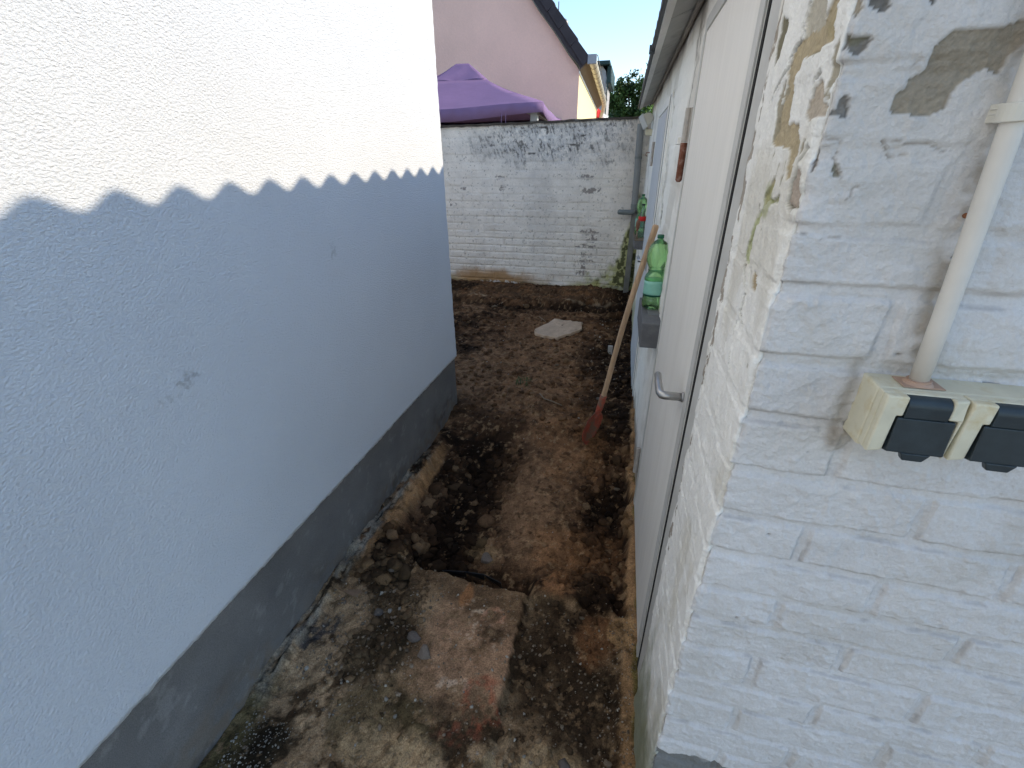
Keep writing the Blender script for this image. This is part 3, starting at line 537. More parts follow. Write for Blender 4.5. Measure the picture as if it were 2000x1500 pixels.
yp = np.concatenate([np.linspace(-3, 0.1, 30, endpoint=False), np.arange(0.1, HY-0.010, 0.010)]); yp[-1] = HY-0.010; zp = np.arange(-0.3, 0.401, 0.010); Yg, Zg = np.meshgrid(yp, zp)
Hd = sfbm(Yg*4, Zg*4, 4, 221)*0.002+sfbm(Yg*40, Zg*40, 3, 222)*0.0010
Cp = np.broadcast_to(np.array((0.155, 0.150, 0.145)), Yg.shape+(3,)).copy(); Cp = Cp*(0.82+0.36*fbm(Yg*6, Zg*6, 5, 223, 0.6))[..., None]
sp_ = 1-ss(-0.10, 0.10, Zg-0.07-0.03*ss(1.0, 2.5, Yg)+sfbm(Yg*5, Zg*9, 4, 224)*0.11); Cp = mix(Cp, (0.155, 0.115, 0.075), sp_*0.55*ss(0.35, 0.6, fbm(Yg*30, Zg*30, 4, 225))); Cp = mix(Cp, (0.05, 0.042, 0.032), sp_*0.5*ss(0.5, 0.62, fbm(Yg*14, Zg*14, 4, 226)))
Cp = mix(Cp, (0.24, 0.235, 0.225), 0.5*ss(0.66, 0.72, fbm(Yg*17, Zg*17, 5, 227, 0.7)))
Pp = np.stack([HX-0.012+Hd, Yg, Zg], -1); e1 = Pp[:, -1:].copy(); e1[..., 0] = -9; Pp = np.concatenate([Pp, e1], 1); Cp = np.concatenate([Cp, Cp[:, -1:]], 1); sheet('plinth', Pp, mat('plinth_render', vc=True, rough=0.88, var=0.08, vscale=5, bump=0.7, bscale=280, bdist=0.002, fine=0.2, spec=0.2), house, Cp)
mb = MB(); mb.prism([(-9.4, 4.9), (HX+0.35, 4.9), (HX+0.35, 5.0), (-5.0, 8.0), (-9.4, 5.0)], lambda p, t: (p[0], -3.3+t*(HY+3.6), p[1])); mb.build('roof', M['tile'], house)

# ------------------------------------------------------------------ shed on the right
shed = thing('shed', 'long low white painted brick outbuilding along the right side of the passage', 'shed', (0.172, 0.57, 0))
def S(u, v, z): return (0.21-0.021*v+u, v, z)
# near brick corner: one continuous skin, alley face + front face
ZJ = [1.55-(1.55-z)*0.877 for z in (2.10, 2.005, 1.912, 1.82, 1.725, 1.635, 1.555, 1.469, 1.393, 1.295, 1.199, 1.099, 1.002, .911, .821, .739, .651, .548, .468, .373, .28, .185, .09, 0, -.1, -.2, -.3, -.4)]
ZJ = np.array(sorted(ZJ))
FRONT = {
'big': [(0.229, 1.598), (0.231, 1.603), (0.237, 1.606), (0.236, 1.616), (0.247, 1.618), (0.249, 1.628), (0.248, 1.638), (0.253, 1.646), (0.257, 1.65), (0.267, 1.651), (0.276, 1.649), (0.286, 1.649), (0.296, 1.651), (0.307, 1.654), (0.324, 1.659), (0.331, 1.641), (0.314, 1.637), (0.309, 1.631), (0.308, 1.624), (0.303, 1.616), (0.295, 1.62), (0.289, 1.618), (0.283, 1.613), (0.278, 1.609), (0.275, 1.602), (0.274, 1.591), (0.266, 1.585), (0.259, 1.584), (0.242, 1.586), (0.232, 1.588)],
'p2': [(0.165, 1.650), (0.175, 1.651), (0.183, 1.649), (0.195, 1.65), (0.197, 1.646), (0.193, 1.638), (0.19, 1.634), (0.183, 1.637), (0.176, 1.642), (0.169, 1.637)],
'p3': [(0.184, 1.600), (0.188, 1.603), (0.195, 1.593), (0.195, 1.586), (0.183, 1.586), (0.173, 1.585), (0.172, 1.588), (0.183, 1.59)],
'p4': [(0.173, 1.555), (0.178, 1.556), (0.181, 1.546), (0.176, 1.537)], 'p4b': [(0.195, 1.546), (0.199, 1.543), (0.206, 1.53), (0.197, 1.53)],
'p5': [(0.187, 1.669), (0.186, 1.679), (0.2, 1.678), (0.204, 1.668), (0.197, 1.667), (0.191, 1.669)], 'p6': [(0.23, 1.674), (0.241, 1.674), (0.237, 1.669)], 'p7': [(0.172, 1.68), (0.178, 1.679), (0.182, 1.67), (0.177, 1.664), (0.172, 1.667)]}
ALLEY = {
'o1': [(0.607, 1.687), (0.604, 1.67), (0.595, 1.652), (0.645, 1.649), (0.689, 1.651), (0.702, 1.636), (0.694, 1.612), (0.678, 1.586), (0.638, 1.584), (0.623, 1.564), (0.616, 1.528), (0.637, 1.527), (0.652, 1.559), (0.718, 1.563), (0.734, 1.569), (0.734, 1.588), (0.727, 1.615), (0.733, 1.646), (0.727, 1.663), (0.723, 1.674), (0.684, 1.674), (0.637, 1.676), (0.624, 1.689)],
'g1': [(0.706, 1.712), (0.651, 1.698), (0.634, 1.678), (0.653, 1.671), (0.686, 1.676), (0.705, 1.673), (0.715, 1.695)],
'g2': [(0.607, 1.623), (0.588, 1.61), (0.576, 1.588), (0.611, 1.584), (0.62, 1.591), (0.617, 1.611)],
'm1': [(0.828, 1.721), (0.795, 1.712), (0.792, 1.7), (0.797, 1.67), (0.815, 1.661), (0.832, 1.688)],
'g3': [(0.695, 1.529), (0.681, 1.526), (0.679, 1.505), (0.699, 1.492), (0.726, 1.504), (0.704, 1.512)],
'm2': [(0.732, 1.48), (0.71, 1.494), (0.706, 1.485), (0.72, 1.458), (0.721, 1.41), (0.751, 1.42), (0.741, 1.445)],
'g4': [(0.642, 1.509), (0.639, 1.502), (0.663, 1.498), (0.692, 1.5)],
'g5': [(0.600, 1.543), (0.580, 1.525), (0.575, 1.500), (0.590, 1.497), (0.609, 1.51), (0.608, 1.529)],
'o2': [(0.687, 1.409), (0.666, 1.407), (0.644, 1.398), (0.647, 1.389), (0.678, 1.387)]}
ACR = [[(0.714, 1.707), (0.72, 1.692), (0.713, 1.678), (0.738, 1.659), (0.735, 1.648), (0.762, 1.634), (0.784, 1.62)], [(0.607, 1.629), (0.622, 1.622), (0.616, 1.609)], [(0.589, 1.56), (0.604, 1.543), (0.61, 1.521), (0.608, 1.504), (0.587, 1.497)], [(0.74, 1.42), (0.726, 1.4), (0.71, 1.383)], [(0.701, 1.37), (0.704, 1.343), (0.68, 1.332)], [(0.714, 1.325), (0.704, 1.306)], [(0.743, 1.282), (0.739, 1.267)], [(0.693, 1.285), (0.683, 1.269)], [(0.732, 1.49), (0.727, 1.464), (0.739, 1.432), (0.736, 1.407)]]
FCR = [[(0.172, 1.563), (0.176, 1.567), (0.197, 1.566), (0.197, 1.558), (0.195, 1.55), (0.2, 1.54), (0.206, 1.53)], [(0.236, 1.624), (0.24, 1.629), (0.248, 1.63)], [(0.232, 1.564), (0.238, 1.557), (0.242, 1.549), (0.256, 1.553)], [(0.232, 1.564), (0.245, 1.564), (0.261, 1.561), (0.272, 1.562), (0.286, 1.554)], [(0.217, 1.51), (0.218, 1.522), (0.226, 1.524)], [(0.177, 1.474), (0.191, 1.475)], [(0.204, 1.47), (0.214, 1.472), (0.223, 1.473)]]
def bricks(u, z, joints, period, offs, hw, depth, seed, edge=0.004):
    zz = z+sfbm(u*9, z*9, 3, seed)*0.0035+sfbm(u*70, z*70, 2, seed+2)*0.0016; uu = u+sfbm(u*9, z*9, 3, seed+1)*0.004+sfbm(u*70, z*70, 2, seed+3)*0.0016
    k = np.clip(np.searchsorted(joints, zz)-1, 0, len(joints)-2); dz = np.minimum(zz-joints[k], joints[k+1]-zz)
    s = uu-np.where(k % 2 == 0, offs[0], offs[1]); j = np.floor(s/period); r = s-j*period; du = np.minimum(r, period-r)
    d = np.minimum(dz, du); m = 1-ss(hw, hw+edge, d)                    # 1 in mortar
    rnd = _h(j, k.astype(float), seed+9); r2 = _h(j, k.astype(float), seed+10)
    return m, rnd, (r/period-0.5)*(r2-0.5), d
def near_skin():
    YE = 0.868; XC = 0.172; YC = 0.57; RC = 0.010; XE = 1.25
    sa = np.arange(-(YE-YC), 0.0, 0.0022); sb = np.arange(0.0, 0.62, 0.0022); sc = np.linspace(0.622, XE-XC, 40)
    s = np.concatenate([sa, sb, sc]); zs = np.concatenate([np.linspace(-0.1, 0.22, 40, endpoint=False), np.arange(0.22, 1.78, 0.0024), np.linspace(1.782, 2.13, 60)])
    Sg, Zg = np.meshgrid(s, zs); af = Sg < 0; Yp = YC-Sg; Xp = XC+Sg          # alley coordinate / front coordinate
    uf = Xp
    m, rnd, tilt, d = bricks(uf, Zg, ZJ, 0.2535, (0.300, 0.420), 0.0052, 1, 301, 0.0026)
    # find parity: the row under z joint 1.414 (1.393..1.295) must have a head joint at x=.300
    up = ss(1.43, 1.50, Zg)                                                    # smoother render above
    h = -m*0.0056*(1-0.65*up)+(rnd-0.5)*0.0022*(1-up*0.6)+tilt*0.003
    cre = (1-ss(0.0008, 0.0030, np.abs(d-0.0078-0.0012*sfbm(uf*30, Zg*30, 2, 310))))*(1-0.6*up)*ss(0.36, 0.5, fbm(uf*14, Zg*18, 3, 311)); h -= cre*0.0030      # edge creases
    h += sfbm(uf*14, Zg*14, 4, 321)*0.0032+sfbm(uf*60, Zg*60, 4, 323, 0.6)*0.0026+sfbm(uf*200, Zg*170, 3, 325, 0.6)*0.0011*(0.5+fbm(uf*9, Zg*9, 3, 326))
    h += sfbm(uf*160, Zg*25, 3, 327)*0.0003
    ridg = 1-np.abs(sfbm(uf*26+sfbm(uf*9, Zg*9, 2, 5)*2, Zg*34, 3, 329)); h += ss(0.88, 1.0, ridg)*0.0020*ss(0.45, 0.6, fbm(uf*6, Zg*6, 3, 331))
    ha = sfbm(Yp*16, Zg*11, 4, 341)*0.0035+sfbm(Yp*60, Zg*26, 4, 343, 0.6)*0.0022+sfbm(Yp*260, Zg*120, 2, 345)*0.0003
    c = np.broadcast_to(np.array((0.62, 0.60, 0.585)), Sg.shape+(3,)).copy()
    c = mix(c, (0.53, 0.50, 0.46), 0.4*ss(0.5, 0.68, fbm(uf*7, Zg*7, 4, 351))*ss(-0.05, 0.05, Sg))
    ca = np.broadcast_to(np.array((0.80, 0.78, 0.735)), Sg.shape+(3,)).copy()
    ca = mix(ca, (0.60, 0.56, 0.48), 0.6*ss(0.5, 0.68, fbm(Yp*9, Zg*6, 4, 353)))
    c = mix(c, (0.27, 0.25, 0.24), cre*0.42*ss(0.40, 0.6, fbm(uf*24, Zg*30, 3, 312)))
    c = np.where(af[..., None], ca, c); h = np.where(af, ha+0.3*h, h)
    # corner chipped between courses
    ce = np.exp(-(np.abs(Sg)/0.012)); h += -m*0.0075*ce-ss(0.45, 0.75, fbm(Sg*0+3, Zg*55, 4, 361))*0.004*ce+sfbm(Sg*90, Zg*110, 3, 363)*0.0020*ce
    # exposed patches
    wz = Zg+sfbm(Sg*110, Zg*110, 3, 371)*0.0018; wsf = uf+sfbm(Sg*110+4, Zg*110, 3, 372)*0.0018; wsa = Yp+sfbm(Sg*60+4, Zg*90, 3, 373)*0.004
    grit_ = fbm(Sg*420, Zg*420, 3, 374)
    fm = {k: inpoly(wsf, wz, p) & ~af for k, p in FRONT.items()}; am = {k: inpoly(wsa, wz, p) & af for k, p in ALLEY.items()}
    pal = {'big': (0.29, 0.25, 0.19), 'p2': (0.19, 0.175, 0.155), 'p3': (0.20, 0.185, 0.165), 'p4': (0.2, 0.17, 0.14), 'p4b': (0.22, 0.2, 0.15), 'p5': (0.15, 0.142, 0.13), 'p6': (0.15, 0.135, 0.118), 'p7': (0.34, 0.29, 0.22), 'o1': (0.40, 0.32, 0.195), 'g1': (0.44, 0.40, 0.32), 'g2': (0.44, 0.37, 0.29), 'm1': (0.16, 0.14, 0.08), 'g3': (0.36, 0.30, 0.21), 'm2': (0.42, 0.43, 0.24), 'g4': (0.32, 0.31, 0.18), 'g5': (0.38, 0.31, 0.25), 'o2': (0.36, 0.28, 0.17)}
    allm = np.zeros(Sg.shape, bool)
    for k, q in list(fm.items())+list(am.items()):
        c = mix(c, pal[k], q*0.96); allm |= q
    h -= allm*0.0028; h += allm*(grit_-0.5)*0.0012
    c = np.where(allm[..., None], c*(0.78+0.44*grit_)[..., None], c)
    # moss on the upper lips
    for cx_, cz_, rx_, rz_ in ((0.180, 1.648, 0.012, 0.005), (0.170, 1.50, 0.01, 0.006), (0.10, 1.648, 0.03, 0.003)):
        c = mix(c, (0.12, 0.11, 0.05), 0.6*blob(uf, Zg, cx_, cz_, rx_, rz_, 0.6, 120, 381)*allm)
    c = mix(c, (0.30, 0.31, 0.10), 0.6*af*blob(Yp, Zg, 0.700, 1.500, 0.03, 0.02, 0.7, 60, 382)); c = mix(c, (0.33, 0.27, 0.12), 0.5*af*blob(Yp, Zg, 0.60, 1.668, 0.03, 0.012, 0.8, 70, 383)*allm)
    # random flakes on the alley face, more towards the top
    fl = fbm(Yp*26, Zg*13, 5, 384, 0.62); rim = af & (fl > 0.755-0.075*ss(1.3, 1.6, Zg)) & (Zg > 1.3)
    c = mix(c, (0.30, 0.26, 0.18), rim*0.9); h -= rim*0.0015
    edge = af & (Yp > 0.842) & (fbm(Yp*60, Zg*45, 4, 385) > 0.60-0.05*ss(1.0, 1.5, Zg)) & (Zg > 0.7); c = mix(c, (0.20, 0.15, 0.10), edge*0.75)
    # cracks
    for P_ in ACR:
        d_ = dline(wsa, wz, P_); q = af*(1-ss(0.0008, 0.0030, d_)); h -= q*0.004; c = mix(c, (0.12, 0.10, 0.06), q*0.85); h += af*(1-ss(0.003, 0.010, d_))*(d_ > 0.003)*0.0018
    for P_ in FCR:
        d_ = dline(wsf, wz, P_); q = (~af)*(1-ss(0.0003, 0.0013, d_)); h -= q*0.0014; c = mix(c, (0.28, 0.23, 0.18), q*0.6); h += (~af)*(1-ss(0.0012, 0.005, d_))*(d_ > 0.0012)*0.0007
    # small holes in joints, filled grime round the socket and the conduit
    for cx_, cz_, r_ in ((0.333, 1.457, 0.0035), (0.262, 1.198, 0.002), (0.318, 1.345, 0.003), (0.300, 1.328, 0.0022), (0.250, 1.045, 0.0028), (0.262, 1.0, 0.004), (0.245, 0.855, 0.003), (0.37, 0.97, 0.0025)):
        d_ = np.hypot(uf-cx_, (Zg-cz_)*1.6)+sfbm(Sg*150, Zg*150, 2, 391)*0.0015; q = (~af)*(1-ss(r_*0.6, r_*1.2, d_)); h -= q*0.004; c = mix(c, (0.16, 0.13, 0.10), q*0.75)
    st = (~af)*np.exp(-((uf-(0.322+0.045*(1.59-Zg)))/0.012)**2)*ss(1.30, 1.34, Zg)*ss(0.35, 0.6, fbm(uf*40, Zg*25, 4, 392)); c = mix(c, (0.31, 0.26, 0.20), st*0.8); h += st*sfbm(uf*120, Zg*120, 3, 393)*0.0012
    st = (~af)*np.exp(-((uf-0.283)/0.007)**2)*ss(1.19, 1.23, Zg)*(1-ss(1.32, 1.35, Zg)); c = mix(c, (0.33, 0.29, 0.24), st*0.7)
    st = (~af)*blob(uf, Zg, 0.292, 1.222, 0.016, 0.016, 0.6, 60, 394); c = mix(c, (0.30, 0.25, 0.20), st*0.6); h += st*(0.003+sfbm(uf*150, Zg*150, 3, 395)*0.0025)
    # dark foot of the wall
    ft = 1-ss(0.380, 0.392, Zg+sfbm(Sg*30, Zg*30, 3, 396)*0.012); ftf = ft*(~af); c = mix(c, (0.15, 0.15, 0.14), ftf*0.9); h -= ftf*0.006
    gm = af*(1-ss(0.16, 0.5, Zg+sfbm(Yp*20, Zg*12, 3, 397)*0.14)); c = mix(c, (0.13, 0.14, 0.055), gm*0.8)
    # geometry: round the corner
    th = np.clip((Sg+RC)/(2*RC), 0, 1)*math.pi/2; nx = -np.cos(th); ny = -np.sin(th)
    X = np.where(Sg < -RC, XC, np.where(Sg > RC, XC+Sg, XC+RC-RC*np.cos(th))); Yv = np.where(Sg < -RC, YC-Sg, np.where(Sg > RC, YC, YC+RC-RC*np.sin(th)))
    Zg = np.minimum(Zg, 2.028+0.155*np.maximum(X-0.19, 0))
    bow = sfbm(Zg*3, Zg*0+2, 2, 398)*0.004
    P = np.stack([X+nx*h+bow*np.exp(-np.abs(Sg)/0.1), Yv+ny*h, Zg], -1)
    lip = P[:, :1].copy(); lip[..., 0] += 0.05; P = np.concatenate([lip, P], 1); c = np.concatenate([c[:, :1], c], 1)
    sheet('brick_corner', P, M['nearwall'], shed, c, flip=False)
near_skin()
# long alley wall behind the doors
def side_skin():
    v = np.arange(0.875, 5.36, 0.009); zs = np.arange(-0.2, 2.052, 0.010); V, Zg = np.meshgrid(v, zs)
    J = np.arange(-0.3, 2.4, 0.083); m, rnd, tilt, d = bricks(V, Zg, J, 0.25, (0.0, 0.125), 0.005, 1, 401, 0.008)
    h = -m*0.0025*0.8+(rnd-0.5)*0.002+sfbm(V*8, Zg*8, 4, 403)*0.006+sfbm(V*50, Zg*50, 3, 405)*0.0015
    c = np.broadcast_to(np.array((0.82, 0.79, 0.73)), V.shape+(3,)).copy(); c = mix(c, (0.55, 0.51, 0.45), 0.6*ss(0.5, 0.7, fbm(V*4, Zg*4, 4, 407)))
    # jagged break between the plaster and the second frame, its shaded depth painted near-black
    w = sfbm(V*0+1, Zg*22, 4, 409)*0.05; br = (np.abs(V-(2.66+0.28*(Zg-1.22))-w*0.5) < 0.028+0.03*np.abs(w)/0.05) & (Zg > 1.22) & (Zg < 1.86); c = mix(c, (0.025, 0.025, 0.03), br*0.95); h -= br*0.02
    br = (np.abs(V-2.66) < 0.055) & (np.abs(Zg-1.265) < 0.045); c = mix(c, (0.03, 0.035, 0.045), br*1.0); h -= br*0.012
    # scraped grey streaks above and beside the first door
    q = blob(V, Zg, 2.05, 1.98, 0.06, 0.34, 0.5, 30, 411)*ss(0.45, 0.55, fbm(V*80, Zg*12, 4, 412)); c = mix(c, (0.24, 0.22, 0.19), q*0.85)
    q = ss(3.8, 4.3, V)*(1-ss(0.25, 0.6, Zg+sfbm(V*9, Zg*9, 3, 413)*0.2)); c = mix(c, (0.22, 0.24, 0.08), q*0.7)
    q = 1-ss(0.05, 0.16, Zg+sfbm(V*12, Zg*12, 3, 414)*0.08); c = mix(c, (0.20, 0.15, 0.09), q*0.8)
    q = ss(1.93, 2.03, Zg)*ss(0.42, 0.62, fbm(V*5, Zg*9, 4, 415)); c = mix(c, (0.30, 0.26, 0.21), q*0.7)
    P = np.stack([0.21-0.021*V-h, V, Zg], -1); sheet('side_wall', P, M['sidewall'], shed, c)
side_skin()
mb = MB(); mb.add([(1.25, 0.572, -0.2), (3.2, 0.572, -0.2), (3.2, 0.572, 2.50), (1.25, 0.572, 2.03), (0.172, 0.574, 2.03), (3.2, 5.4, -0.2), (3.2, 5.4, 2.5), (0.1, 5.36, -0.2), (0.1, 5.36, 2.1)], [(0, 1, 2, 3), (1, 5, 6, 2), (5, 7, 8, 6), (3, 2, 4)]); mb.build('outer_walls', M['white_plain'], shed)
# ceiling inside keeps light from falling through
# roof: corrugated sheet, eave on the alley side
def roof():
    vv = np.arange(0.40, 5.45, 0.0074); uu = np.linspace(-0.14, 3.2, 24); U, V = np.meshgrid(uu, vv)
    per = 0.1476; wv = 0.0165*np.cos(2*math.pi*(V-0.142)/per); zc = 2.060+(U+0.14)*0.16+wv
    top = np.stack([0.21-0.021*V+U+0.004*sfbm(np.floor(V/0.9), V*0, 1, 3), V, zc+0.006], -1); bot = top.copy(); bot[..., 2] -= 0.007
    P = np.concatenate([bot[:, ::-1], top, bot[:, -1:]], 1); sheet('roof', P, M['fibre'], shed)
roof()
def band(name, u0, z0_, u1, z1_, v0, v1, t, m, gaps=None):
    mb = MB(); segs = gaps or [(v0, v1)]
    for a, b_ in segs:
        mb.add([S(u0, a, z0_), S(u1, a, z1_), S(u1, a, z1_+t), S(u0, a, z0_+t), S(u0, b_, z0_), S(u1, b_, z1_), S(u1, b_, z1_+t), S(u0, b_, z0_+t)], [(0, 1, 2, 3), (4, 7, 6, 5), (0, 4, 5, 1), (1, 5, 6, 2), (2, 6, 7, 3), (3, 7, 4, 0)])
    return mb.build(name, m, shed)
cuts = [0.45, 1.35, 2.14, 2.68, 3.40, 4.15, 4.8, 5.38]
band('soffit', -0.098, 2.008, 0.006, 2.046, 0, 0, 0.004, M['soffit_board'], [(a+0.003, b_-0.004) for a, b_ in zip(cuts[:-1], cuts[1:])])
band('fascia', -0.128, 1.990, -0.100, 2.003, 0.44, 5.38, 0.020, M['frame_white'])
band('roof_batten', -0.098, 2.015, 0.02, 2.052, 0.44, 5.36, 0.003, M['gap'])
mb = MB(); mb.tube([S(-0.138, 0.42, 2.006), S(-0.138, 5.38, 2.006)], 0.0085, 8); mb.box(S(-0.155, 2.62, 1.990), S(-0.128, 2.66, 2.02)); mb.build('gutter_rail', M['dark_trim'], shed)
mb = MB(); mb.tube([S(-0.014, 0.6, 2.030), S(-0.014, 5.3, 2.026)], [0.010, 0.010], 8); mb.build('cable', mat('old_cable', (0.33, 0.29, 0.24), 0.7), shed)
def sbox(name, u0, u1, v0, v1, za, zb_, m, parent, bevel=0.0): return MB().box((u0, v0, za), (u1, v1, zb_), S).build(name, m, parent, bevel=bevel)
# first door
dr = sbox('door', -0.010, 0.02, 1.000, 1.800, 0.035, 1.890, M['door'], shed, 0.002); tag(dr, 'near grey-white painted door with a lever handle')
mb = MB()
for a, b_ in (((-0.014, 1.000, 0.035), (-0.0102, 1.038, 1.890)), ((-0.013, 1.768, 0.035), (-0.0102, 1.800, 1.890))): mb.box(a, b_, S)
mb.build('door_edge_strip', M['door_edge'], dr, bevel=0.001)
mb = MB(); mb.box((-0.007, 0.872, 0.0), (0.02, 0.984, 1.93), S); mb.box((-0.006, 1.812, 0.0), (0.01, 1.850, 1.94), S); mb.box((-0.007, 0.986, 1.903), (0.02, 1.812, 1.94), S); mb.build('door_frame', M['door_edge'], dr, bevel=0.002)
mb = MB(); mb.box((-0.0085, 0.9842, 0.0), (0.01, 0.9992, 1.90), S); mb.box((0.001, 1.8005, 0.0), (0.003, 1.8115, 1.89), S); mb.build('door_gap_shade', M['gap'], dr)  # solid dark strips stand in for the shade in the leaf's gaps
def handle(v, z, parent, r=0.0105, s=1.0):
    mb = MB(); mb.tube([S(-0.012, v, z), S(-0.016, v, z)], [0.014, 0.013], 14)
    mb.tube([S(-0.014, v, z), S(-0.056, v, z), S(-0.064, v+0.003, z), S(-0.068, v+0.012, z+0.001), S(-0.068, v+0.07*s, z+0.002), S(-0.067, v+0.115*s, z+0.004)], [r*1.05, r*1.05, r*1.05, r, r*0.95, r*0.9], 14)
    return mb.build('door_handle', M['metal_handle'], parent, True, autosm=False)
handle(1.062, 1.010, dr)
mb = MB(); mb.tube([S(-0.022, 1.825, 1.60), S(-0.022, 1.825, 1.70)], 0.0105, 12); mb.box((-0.016, 1.80, 1.60), (-0.010, 1.83, 1.70), S); mb.build('hinge', M['hinge'], dr, True, autosm=True)
mb = MB(); mb.tube([S(-0.022, 1.825, 1.475), S(-0.022, 1.825, 1.482), S(-0.022, 1.825, 1.598)], [0.006, 0.0115, 0.0115], 12); mb.build('hinge', M['rust'], dr, True, autosm=True)
mb = MB(); mb.tube([S(-0.022, 1.825, 0.26), S(-0.022, 1.825, 0.33)], 0.0105, 12); mb.tube([S(-0.022, 1.825, 0.19), S(-0.022, 1.825, 0.259)], 0.0118, 12); mb.build('hinge', M['hinge'], dr, True, autosm=True)
# ledge beside it
mb = MB(); mb.box((-0.078, 1.865, 0.820), (0.05, 2.27, 0.930), S); sl = mb.build('sill', M['sill'], shed, bevel=0.004); tag(sl, 'dark grey stone sill carrying the large green bottle')
MB().box((-0.050, 1.98, 0.9302), (0.02, 2.268, 0.9335), S).build('sill_top', mat('sill_top', (0.16, 0.165, 0.17), 0.8), sl)
mb = MB(); mb.box((-0.02, 2.10, 1.60), (0.0, 2.17, 1.625), S); mb.build('bracket', M['frame_white'], shed, bevel=0.003)
# second door
d2 = sbox('door', -0.014, 0.01, 3.06, 3.82, 0.04, 1.80, M['door_blue'], shed, 0.002); tag(d2, 'far bluish grey door beyond the first sill')
mb = MB(); mb.box((-0.010, 3.00, 0.0), (0.01, 3.045, 1.86), S); mb.box((-0.010, 3.835, 0.0), (0.01, 3.88, 1.86), S); mb.box((-0.0105, 3.045, 1.815), (0.01, 3.835, 1.86), S); mb.box((-0.006, 2.90, 0.0), (0.01, 2.965, 1.88), S); mb.build('door_frame', M['frame_white'], d2, bevel=0.003)
mb = MB(); mb.box((-0.0065, 3.0455, 0.0), (0.0, 3.0595, 1.81), S); mb.box((-0.0055, 2.966, 0.0), (0.0, 2.998, 1.86), S); mb.box((-0.004, 3.8205, 0.0), (0.0, 3.834, 1.81), S); mb.build('door_gap_shade', M['gap'], d2)  # dark strips in place of shaded gaps, as on the first door
handle(3.12, 0.945, d2)
mb = MB(); mb.box((-0.018, 3.075, 0.885), (-0.0142, 3.16, 1.01), S); mb.build('lock_plate', M['metal_handle'], d2, bevel=0.002)
mb = MB(); mb.tube([S(-0.026, 3.845, 1.50), S(-0.026, 3.845, 1.66)], 0.010, 10); mb.build('hinge', M['hinge'], d2, True, autosm=True)
mb = MB(); mb.box((-0.075, 4.02, 0.860), (0.03, 4.50, 0.935), S); s2 = mb.build('sill', M['sill'], shed, bevel=0.004); tag(s2, 'far dark sill carrying two bottles and a small tool')
MB().box((-0.082, 4.015, 0.9352), (0.03, 4.505, 0.941), S).build('sill_board', M['straw'], s2)
mb = MB(); mb.tube([S(0, 4.9, 1.60), S(-0.03, 4.9, 1.60), S(-0.035, 4.9, 1.58), S(-0.02, 4.9, 1.57)], 0.004, 8); mb.build('wall_hook', M['rust'], shed, True)
# rusty nail in the near wall
mb = MB(); mb.tube([(0.326, 0.572, 1.497), (0.3255, 0.562, 1.4965), (0.3255, 0.5605, 1.4965)], [0.0026, 0.0026, 0.0030], 10); mb.build('nail', mat('rust_nail', (0.32, 0.12, 0.05), 0.8), shed, True)

# ------------------------------------------------------------------ bottles, tool
def bottle(base, h, r, m, capm, labm, label, z_lab=(0.30, 0.55), glass=False, seed=0):
    root = thing('bottle', label, 'bottle', base, 'bottles standing on the sills'); r_ = random.Random(seed)
    if glass: pr = [(0.02, 0), (0.97, 0.004), (1, 0.03), (1, 0.30), (0.92, 0.38), (0.98, 0.50), (0.85, 0.60), (0.55, 0.74), (0.38, 0.86), (0.36, 0.955)]
    else: pr = [(0.3, 0.012), (0.55, 0.0), (0.86, 0.012), (0.97, 0.05), (1.0, 0.09), (1.0, 0.14), (0.97, 0.15), (0.97, 0.30), (0.975, 0.40), (1.0, 0.41), (1.0, 0.44), (0.90, 0.475), (0.78, 0.50), (0.70, 0.52), (0.74, 0.54), (0.68, 0.56), (0.76, 0.58), (0.92, 0.62), (1.0, 0.66), (1.04, 0.72), (1.02, 0.79), (0.86, 0.86), (0.60, 0.905), (0.34, 0.93), (0.24, 0.945), (0.24, 0.962)]
    def fn(q, z, a):
        t = z/h
        if not glass and t < 0.10: return q*(1-0.16*(1-t/0.10)*(0.5+0.5*math.cos(5*a)))
        if not glass and t > 0.6 and t < 0.9: return q*(1+0.025*math.cos(3*a+1)+0.02*math.sin(2*a+t*20))
        return q*(1+0.01*math.sin(3*a+7*t))
    # refine the profile
    PR = []
    for (a, za), (b_, zb_) in zip(pr[:-1], pr[1:]):
        for k in range(3): t = k/3; PR.append((a*(1-t)+b_*t, za*(1-t)+zb_*t))
    PR.append(pr[-1])
    MB().lathe([(q*r, z*h) for q, z in PR], base, 32, fn).build('bottle_body', m, root, True)
    MB().lathe([(0.30*r if not glass else 0.42*r, 0.955*h), (0.31*r if not glass else 0.43*r, 0.96*h), (0.31*r if not glass else 0.43*r, 0.995*h), (0.28*r if not glass else 0.38*r, 1.0*h)], base, 20).build('bottle_cap', capm, root, True, autosm=True)
    a, b_ = z_lab; lb = []
    for k in range(5): lb.append((1.004*r if glass else 0.985*r, (a+(b_-a)*k/4)*h))
    MB().lathe(lb, base, 32).build('bottle_label', labm, root, True)
    return root
